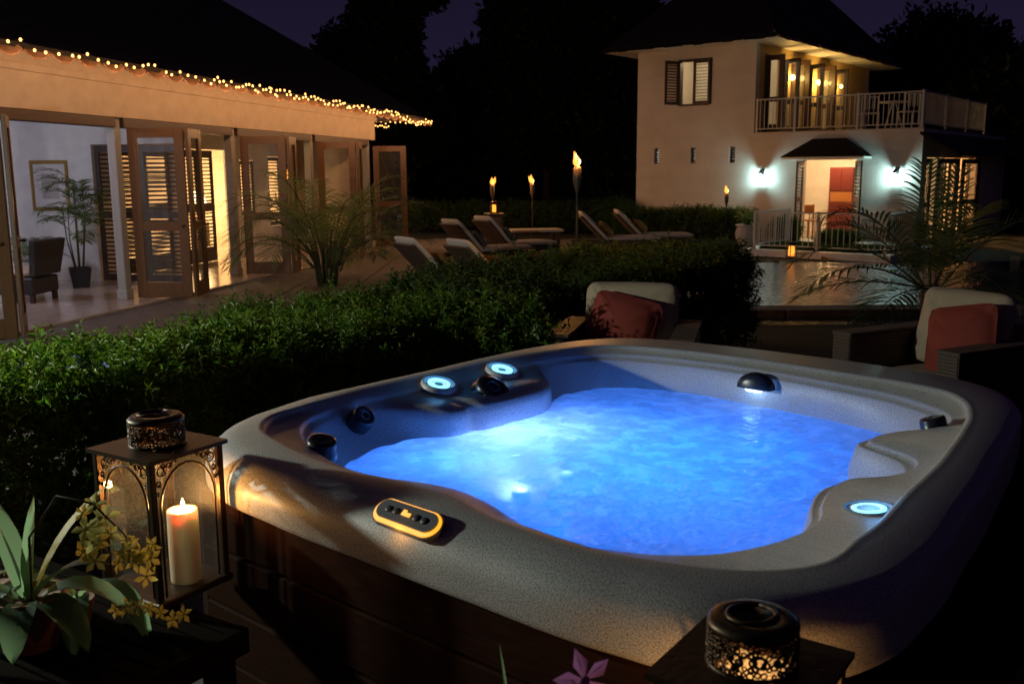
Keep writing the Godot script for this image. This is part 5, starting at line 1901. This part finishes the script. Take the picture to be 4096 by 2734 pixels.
func pool() -> void:
	var g := Geo.new()
	g.bx(F(1.9, -0.70, 20.3), F(18, -0.0985, 13.0))
	var w := struct("pool", g, M.pool_water)
	g = Geo.new()
	g.bx(F(2.2, -0.4, 12.55), F(18, -0.0965, 11.9))
	struct("spill_channel", g, M.pool_water)
	# copings
	var cp := []
	for k in 16:
		cp.append([Vector3(1.6 + k * 1.02, -0.3, -13.0), Vector3(2.59 + k * 1.02, -0.0, -12.55)])
		cp.append([Vector3(2.6 + k * 1.02, -0.3, -20.72), Vector3(2.59 + k * 1.02, -0.01, -20.3)])
	g = Geo.new()
	g.bx(F(1.45, -0.5, 12.999), F(18, -0.011, 12.56))
	var kerb := struct("pool_coping", g, M.patio_stone)
	for q in cp:
		boxm("coping_stone", q[0], q[1], M.patio_stone, kerb, 0.01)
	g = Geo.new()
	g.bx(F(1.45, -0.5, 20.3), F(1.8999, -0.012, 13.0))
	struct("pool_edge", g, M.patio_stone)


# ---------------------------------------------------------------- garden furniture, torches
func weave(g: Geo, a: Vector3, b: Vector3, up: Vector3, rows: int, thick: float) -> void:
	# woven panel between two verticals: a stack of slightly bulging strands
	for k in rows:
		var p := up * (k + 0.5) / rows
		g.bar(a + p, b + p, thick * (1.0 if k % 2 else 0.86), up.length() / rows * 0.86, 0.002)


func armchair(label: String, at: Vector3, turn: float) -> Node3D:
	var t := thing("armchair", label, "armchair", at, turn, "wicker armchairs beyond the tub")
	# front is +z
	boxm("seat_base", Vector3(-0.34, 0.08, -0.36), Vector3(0.34, 0.34, 0.38), M.wicker, t, 0.02)
	for x in [-0.42, 0.42]:
		for q in [0.43, -0.40]:
			boxm("arm_post", Vector3(x - 0.075, 0.02, q - 0.015), Vector3(x + 0.075, 0.70, q + 0.015), M.wicker, t)
		var g := Geo.new()
		weave(g, Vector3(x + 0.062, 0.05, -0.384), Vector3(x + 0.062, 0.05, 0.414), Vector3(0, 0.64, 0), 30, 0.022)
		weave(g, Vector3(x - 0.062, 0.05, -0.384), Vector3(x - 0.062, 0.05, 0.414), Vector3(0, 0.64, 0), 30, 0.022)
		weave(g, Vector3(x - 0.07, 0.05, 0.447), Vector3(x + 0.07, 0.05, 0.447), Vector3(0, 0.64, 0), 30, 0.012)
		part("arm_weave", g, M.wicker, t)
		g = Geo.new()
		for k in 30:
			g.box(Transform3D(Basis(), Vector3(x, 0.707, -0.40 + 0.029 * k)), Vector3(0.165, 0.026, 0.025), 0.005)
		part("arm_top", g, M.wicker, t)
	var g := Geo.new()
	var lean := Transform3D(Basis(Vector3.RIGHT, -0.2), Vector3(0, 0.3, -0.36))
	for k in 24:
		g.box(lean * Transform3D(Basis(), Vector3(0, 0.02 + 0.0205 * k, 0)), Vector3(0.68, 0.018, 0.05 if k % 2 else 0.044), 0.003)
	part("back_weave", g, M.wicker, t)
	g = Geo.new(true)
	g.pillow(Transform3D(Basis(Vector3.RIGHT, PI / 2), Vector3(0, 0.41, 0.06)), Vector3(0.66, 0.68, 0.17), 0.28, 14)
	part("seat_cushion", g, M.cream_cloth, t)
	g = Geo.new(true)
	g.pillow(Transform3D(Basis(Vector3.RIGHT, -0.22), Vector3(0, 0.74, -0.235)), Vector3(0.68, 0.54, 0.23), 0.26, 18, 0.03, 4)
	part("back_cushion", g, M.cream_cloth, t)
	return t


func lounger(label: String, at: Vector3, turn: float) -> Node3D:
	# head end at -x, foot at +x
	var t := thing("sun_lounger", label, "sun lounger", at, turn, "sun loungers by the pool")
	boxm("side_rail", Vector3(-0.72, 0.20, -0.33), Vector3(1.24, 0.29, -0.29), M.wicker, t, 0.006)
	boxm("side_rail", Vector3(-0.72, 0.20, 0.29), Vector3(1.24, 0.29, 0.33), M.wicker, t, 0.006)
	boxm("foot_rail", Vector3(1.2, 0.20, -0.289), Vector3(1.24, 0.29, 0.289), M.wicker, t)
	boxm("deck", Vector3(0.0, 0.25, -0.289), Vector3(1.199, 0.285, 0.289), M.wicker, t)
	for x in [-0.62, 1.15]:
		for z in [-0.31, 0.31]:
			boxm("leg", Vector3(x - 0.035, -0.0, z - 0.025), Vector3(x + 0.035, 0.1999, z + 0.025), M.wicker, t)
	var g := Geo.new()
	g.box(Transform3D(Basis(Vector3.BACK, -0.80), Vector3(-0.30, 0.545, 0)), Vector3(0.86, 0.03, 0.60), 0.006)
	part("back_panel", g, M.wicker, t)
	g = Geo.new(true)
	g.pillow(Transform3D(Basis(Vector3.RIGHT, PI / 2), Vector3(0.62, 0.345, 0)), Vector3(1.24, 0.62, 0.13), 0.22, 14)
	part("seat_pad", g, M.white_cloth, t)
	g = Geo.new(true)
	g.pillow(Transform3D(Basis(Vector3.BACK, -0.80) * Basis(Vector3.RIGHT, PI / 2), Vector3(-0.265, 0.62, 0)), Vector3(0.90, 0.62, 0.13), 0.22, 14)
	part("back_pad", g, M.white_cloth, t)
	return t


func pillow_thing(label: String, at: Vector3, basis3: Basis, size: Vector3, m: Material, group: String) -> void:
	var g := Geo.new(true)
	g.pillow(Transform3D(basis3, Vector3.ZERO), size, 0.24, 22, 0.03, int(at.x * 10), 0.10)
	var o := mesh("throw_pillow", g.done(), m, self, Transform3D(Basis(), at))
	tag(o, label, "pillow", group)


func furniture() -> void:
	var c1 := deg_to_rad(-14)
	armchair("wicker armchair with cream cushions in front of the dark hedge", F(0.82, 0.0005, 6.75), c1)
	pillow_thing("dark red pillow propped in the armchair before the hedge", F(0.82, 0.0005, 6.75) + Basis(Vector3.UP, c1) * Vector3(-0.04, 0.70, -0.03), Basis(Vector3.UP, c1) * Basis(Vector3.RIGHT, -0.32) * Basis(Vector3.BACK, -0.22), Vector3(0.50, 0.48, 0.20), M.red_cloth, "red pillows on the armchairs")
	var c2 := deg_to_rad(-62)
	armchair("wicker armchair with cream cushions beside the spiky palm", F(2.84, 0.0005, 6.3), c2)
	pillow_thing("dark red pillow in the armchair beside the palm", F(2.84, 0.0005, 6.3) + Basis(Vector3.UP, c2) * Vector3(0.14, 0.70, -0.03), Basis(Vector3.UP, c2) * Basis(Vector3.RIGHT, -0.32) * Basis(Vector3.BACK, 0.2), Vector3(0.50, 0.48, 0.20), M.red_cloth, "red pillows on the armchairs")
	# loungers: [x, d, turn]
	var L := [
		[-0.25, 13.0, 34.0, "sun lounger with pale pad and ochre pillow just behind the flowering hedge"],
		[-1.0, 13.5, 34.0, "sun lounger half hidden by the bushy palm"],
		[-0.72, 18.6, 38.0, "sun lounger with grey pillow between the near loungers and the side table"],
		[-0.15, 19.9, 38.0, "sun lounger with grey pillow beside the low side table"],
		[2.1, 21.6, 4.0, "sun lounger with ochre pillow behind the big torch pole"],
		[3.0, 22.6, 4.0, "sun lounger with ochre pillow near the villa hedge"],
	]
	for q in L:
		var turn := deg_to_rad(q[2])
		lounger(q[3], F(q[0], 0.0005, q[1]), turn)
		var b := Basis(Vector3.UP, turn)
		pillow_thing("%s pillow leaning on the back of the %s" % ["grey" if "grey" in q[3] else "ochre", q[3]] if false else ["ochre pillow on the lounger just behind the flowering hedge", "ochre pillow on the lounger half hidden by the palm", "grey pillow on the lounger nearer the flowering hedge", "grey pillow on the lounger beside the low side table", "ochre pillow on the lounger behind the big torch", "ochre pillow on the lounger near the villa hedge"][L.find(q)], F(q[0], 0.0, q[1]) + b * Vector3(0.02, 0.56, 0), b * Basis(Vector3.BACK, -0.85) * Basis(Vector3.RIGHT, PI / 2), Vector3(0.40, 0.50, 0.16), M.grey_cloth if "grey" in q[3] else M.ochre_cloth, "pillows on the sun loungers")
	var tb := thing("side_table", "low wooden side table beyond the middle loungers", "table", F(0.55, 0, 22.6), 0.2)
	boxm("table_top", Vector3(-0.62, 0.44, -0.32), Vector3(0.62, 0.50, 0.32), M.white_cloth, tb, 0.02)
	for x in [-0.5, 0.5]:
		for z in [-0.22, 0.22]:
			boxm("leg", Vector3(x - 0.04, 0, z - 0.04), Vector3(x + 0.04, 0.44, z + 0.04), M.wicker, tb)
	# urn planter
	var u := thing("urn_planter", "pale round urn planted with leafy stems by the villa hedge", "planter", F(5.75, 0, 23.7))
	var g := Geo.new(true)
	g.lathe([Vector2(0, -0.1), Vector2(0.14, -0.1), Vector2(0.15, 0.02), Vector2(0.23, 0.15), Vector2(0.255, 0.3), Vector2(0.22, 0.42), Vector2(0.2, 0.45), Vector2(0.25, 0.49), Vector2(0.25, 0.52), Vector2(0.2, 0.5), Vector2(0, 0.46)], 28)
	part("urn", g, M.urn_glaze, u)
	var sp := sprig(9, 0.3, 0.11, 9)
	for k in 16:
		var a := k * 2.4
		var tilt := Basis(Vector3(cos(a), 0, sin(a)), rng.randf_range(0.1, 0.7))
		var o := mesh("leafy_stem", sp, M.palm_leaf, u, Transform3D(tilt.scaled(Vector3.ONE * rng.randf_range(0.8, 1.7)), Vector3(0, 0.46, 0)))


func torch(label: String, at: Vector3, h: float, s: float, energy: float) -> void:
	var t := thing("garden_torch", label, "torch", at, rng.randf() * 3.0, "burning garden torches")
	var g := Geo.new(true)
	g.tube([Vector3(0, -0.1, 0), Vector3(0.004, h * 0.5, 0), Vector3(0, h - 0.2 * s, 0)], 0.014, 0.014, 8)
	part("pole", g, M.bark, t)
	g = Geo.new(true)
	g.lathe([Vector2(0.014, h - 0.32 * s), Vector2(0.05 * s, h - 0.2 * s), Vector2(0.055 * s, h - 0.03 * s), Vector2(0.04 * s, h), Vector2(0.02 * s, h + 0.012 * s), Vector2(0, h + 0.012 * s)], 18)
	part("basket", g, M.wicker, t)
	g = Geo.new(true)
	var f := []
	for q in [[0.0, 0.0], [0.032, 0.03], [0.042, 0.07], [0.030, 0.12], [0.013, 0.17], [0.0, 0.21]]:
		f.append(Vector2(q[0] * s, q[1] * s))
	for k in 5:
		var lean := Basis(Vector3(rng.randfn(), 0, rng.randfn()).normalized(), rng.randf_range(0.05, 0.4)) * Basis(Vector3.BACK, 0.3)
		var sz := rng.randf_range(0.55, 1.05)
		g.lathe(f.map(func(v): return Vector2(v.x * sz, v.y * sz * 0.95)), 10, Transform3D(lean, Vector3(rng.randf_range(-0.016, 0.016) * s, h + 0.008 * s, rng.randf_range(-0.016, 0.016) * s)))
	part("flame", g, M.flame_glow, t)
	g = Geo.new(true)
	g.pillow(Transform3D(Basis(), Vector3(-0.006 * s, h + 0.062 * s, 0)), Vector3(0.085, 0.10, 0.085) * s, 0.9, 8)
	part("flame_core", g, M.flame_core_glow, t)
	omni("torch_light", Vector3(-0.02 * s, h + 0.09 * s, 0), Color(1.0, 0.42, 0.10), energy, 0.05, t)


func storm_lantern(label: String, at: Vector3, s: float, hook := 0.0) -> void:
	var t := thing("storm_lantern", label, "lantern", at, 0.3, "amber garden lanterns")
	boxm("base", Vector3(-0.09, 0, -0.09) * s, Vector3(0.09, 0.03, 0.09) * s, M.iron, t)
	boxm("top", Vector3(-0.10, 0.30, -0.10) * s, Vector3(0.10, 0.34, 0.10) * s, M.iron, t)
	for x in [-0.08, 0.08]:
		for z in [-0.08, 0.08]:
			boxm("bar", Vector3(x - 0.008, 0.03, z - 0.008) * s, Vector3(x + 0.008, 0.30, z + 0.008) * s, M.iron, t)
	var g := Geo.new(true)
	g.lathe([Vector2(0, 0.035), Vector2(0.06, 0.035), Vector2(0.065, 0.05), Vector2(0.065, 0.22), Vector2(0.05, 0.25), Vector2(0, 0.25)], 16, Transform3D(Basis().scaled(Vector3.ONE * s), Vector3.ZERO))
	part("candle_glass_light", g, M.lantern_glow, t)
	omni("lantern_light", Vector3(0, 0.15 * s, 0), Color(1.0, 0.36, 0.05), 0.05, 0.05, t)
	g = Geo.new(true)
	var ring := []
	for k in 13:
		ring.append(Vector3(cos(TAU * k / 12.0) * 0.04 * s, 0.38 * s + sin(TAU * k / 12.0) * 0.04 * s, 0))
	g.tube(ring, 0.006 * s, 0.006 * s, 5)
	part("handle", g, M.iron, t)
	if hook > 0:
		g = Geo.new()
		g.bx(Vector3(-0.004, 0.42 * s, -0.004), Vector3(0.004, 0.42 * s + hook, 0.004))
		part("chain", g, M.iron, t)


func torches() -> void:
	torch("tall garden torch with a large flame standing at the hedge", F(0.74, 0, 10.9), 1.86, 0.9, 1.1)
	torch("garden torch on the lawn behind the middle loungers, over the amber lantern", F(-0.47, 0, 24.5), 1.50, 1.1, 0.9)
	torch("garden torch on the lawn between the big torch and the lantern one", F(0.54, 0, 24.8), 1.52, 1.1, 0.9)
	torch("slim garden torch burning beside the villa wall", F(5.5, 0, 24.8), 1.25, 1.0, 0.35)
	var p := thing("stone_pedestal", "dark stone pedestal carrying an amber lantern on the lawn", "pedestal", F(-0.42, 0, 23.4))
	boxm("block", Vector3(-0.2, -0.1, -0.2), Vector3(0.2, 0.78, 0.2), M.patio_stone, p, 0.02)
	boxm("cap", Vector3(-0.24, 0.7801, -0.24), Vector3(0.24, 0.84, 0.24), M.patio_stone, p, 0.01)
	storm_lantern("amber lantern on the stone pedestal beneath a far torch", F(-0.42, 0.841, 23.4), 0.8)
	storm_lantern("amber lantern at the pool edge before the white terrace", F(5.95, -0.0095, 20.45), 0.95)
	storm_lantern("amber lantern hanging in the house gallery behind the palm", F(-4.42, 1.66, 19.1), 0.9, 0.55)
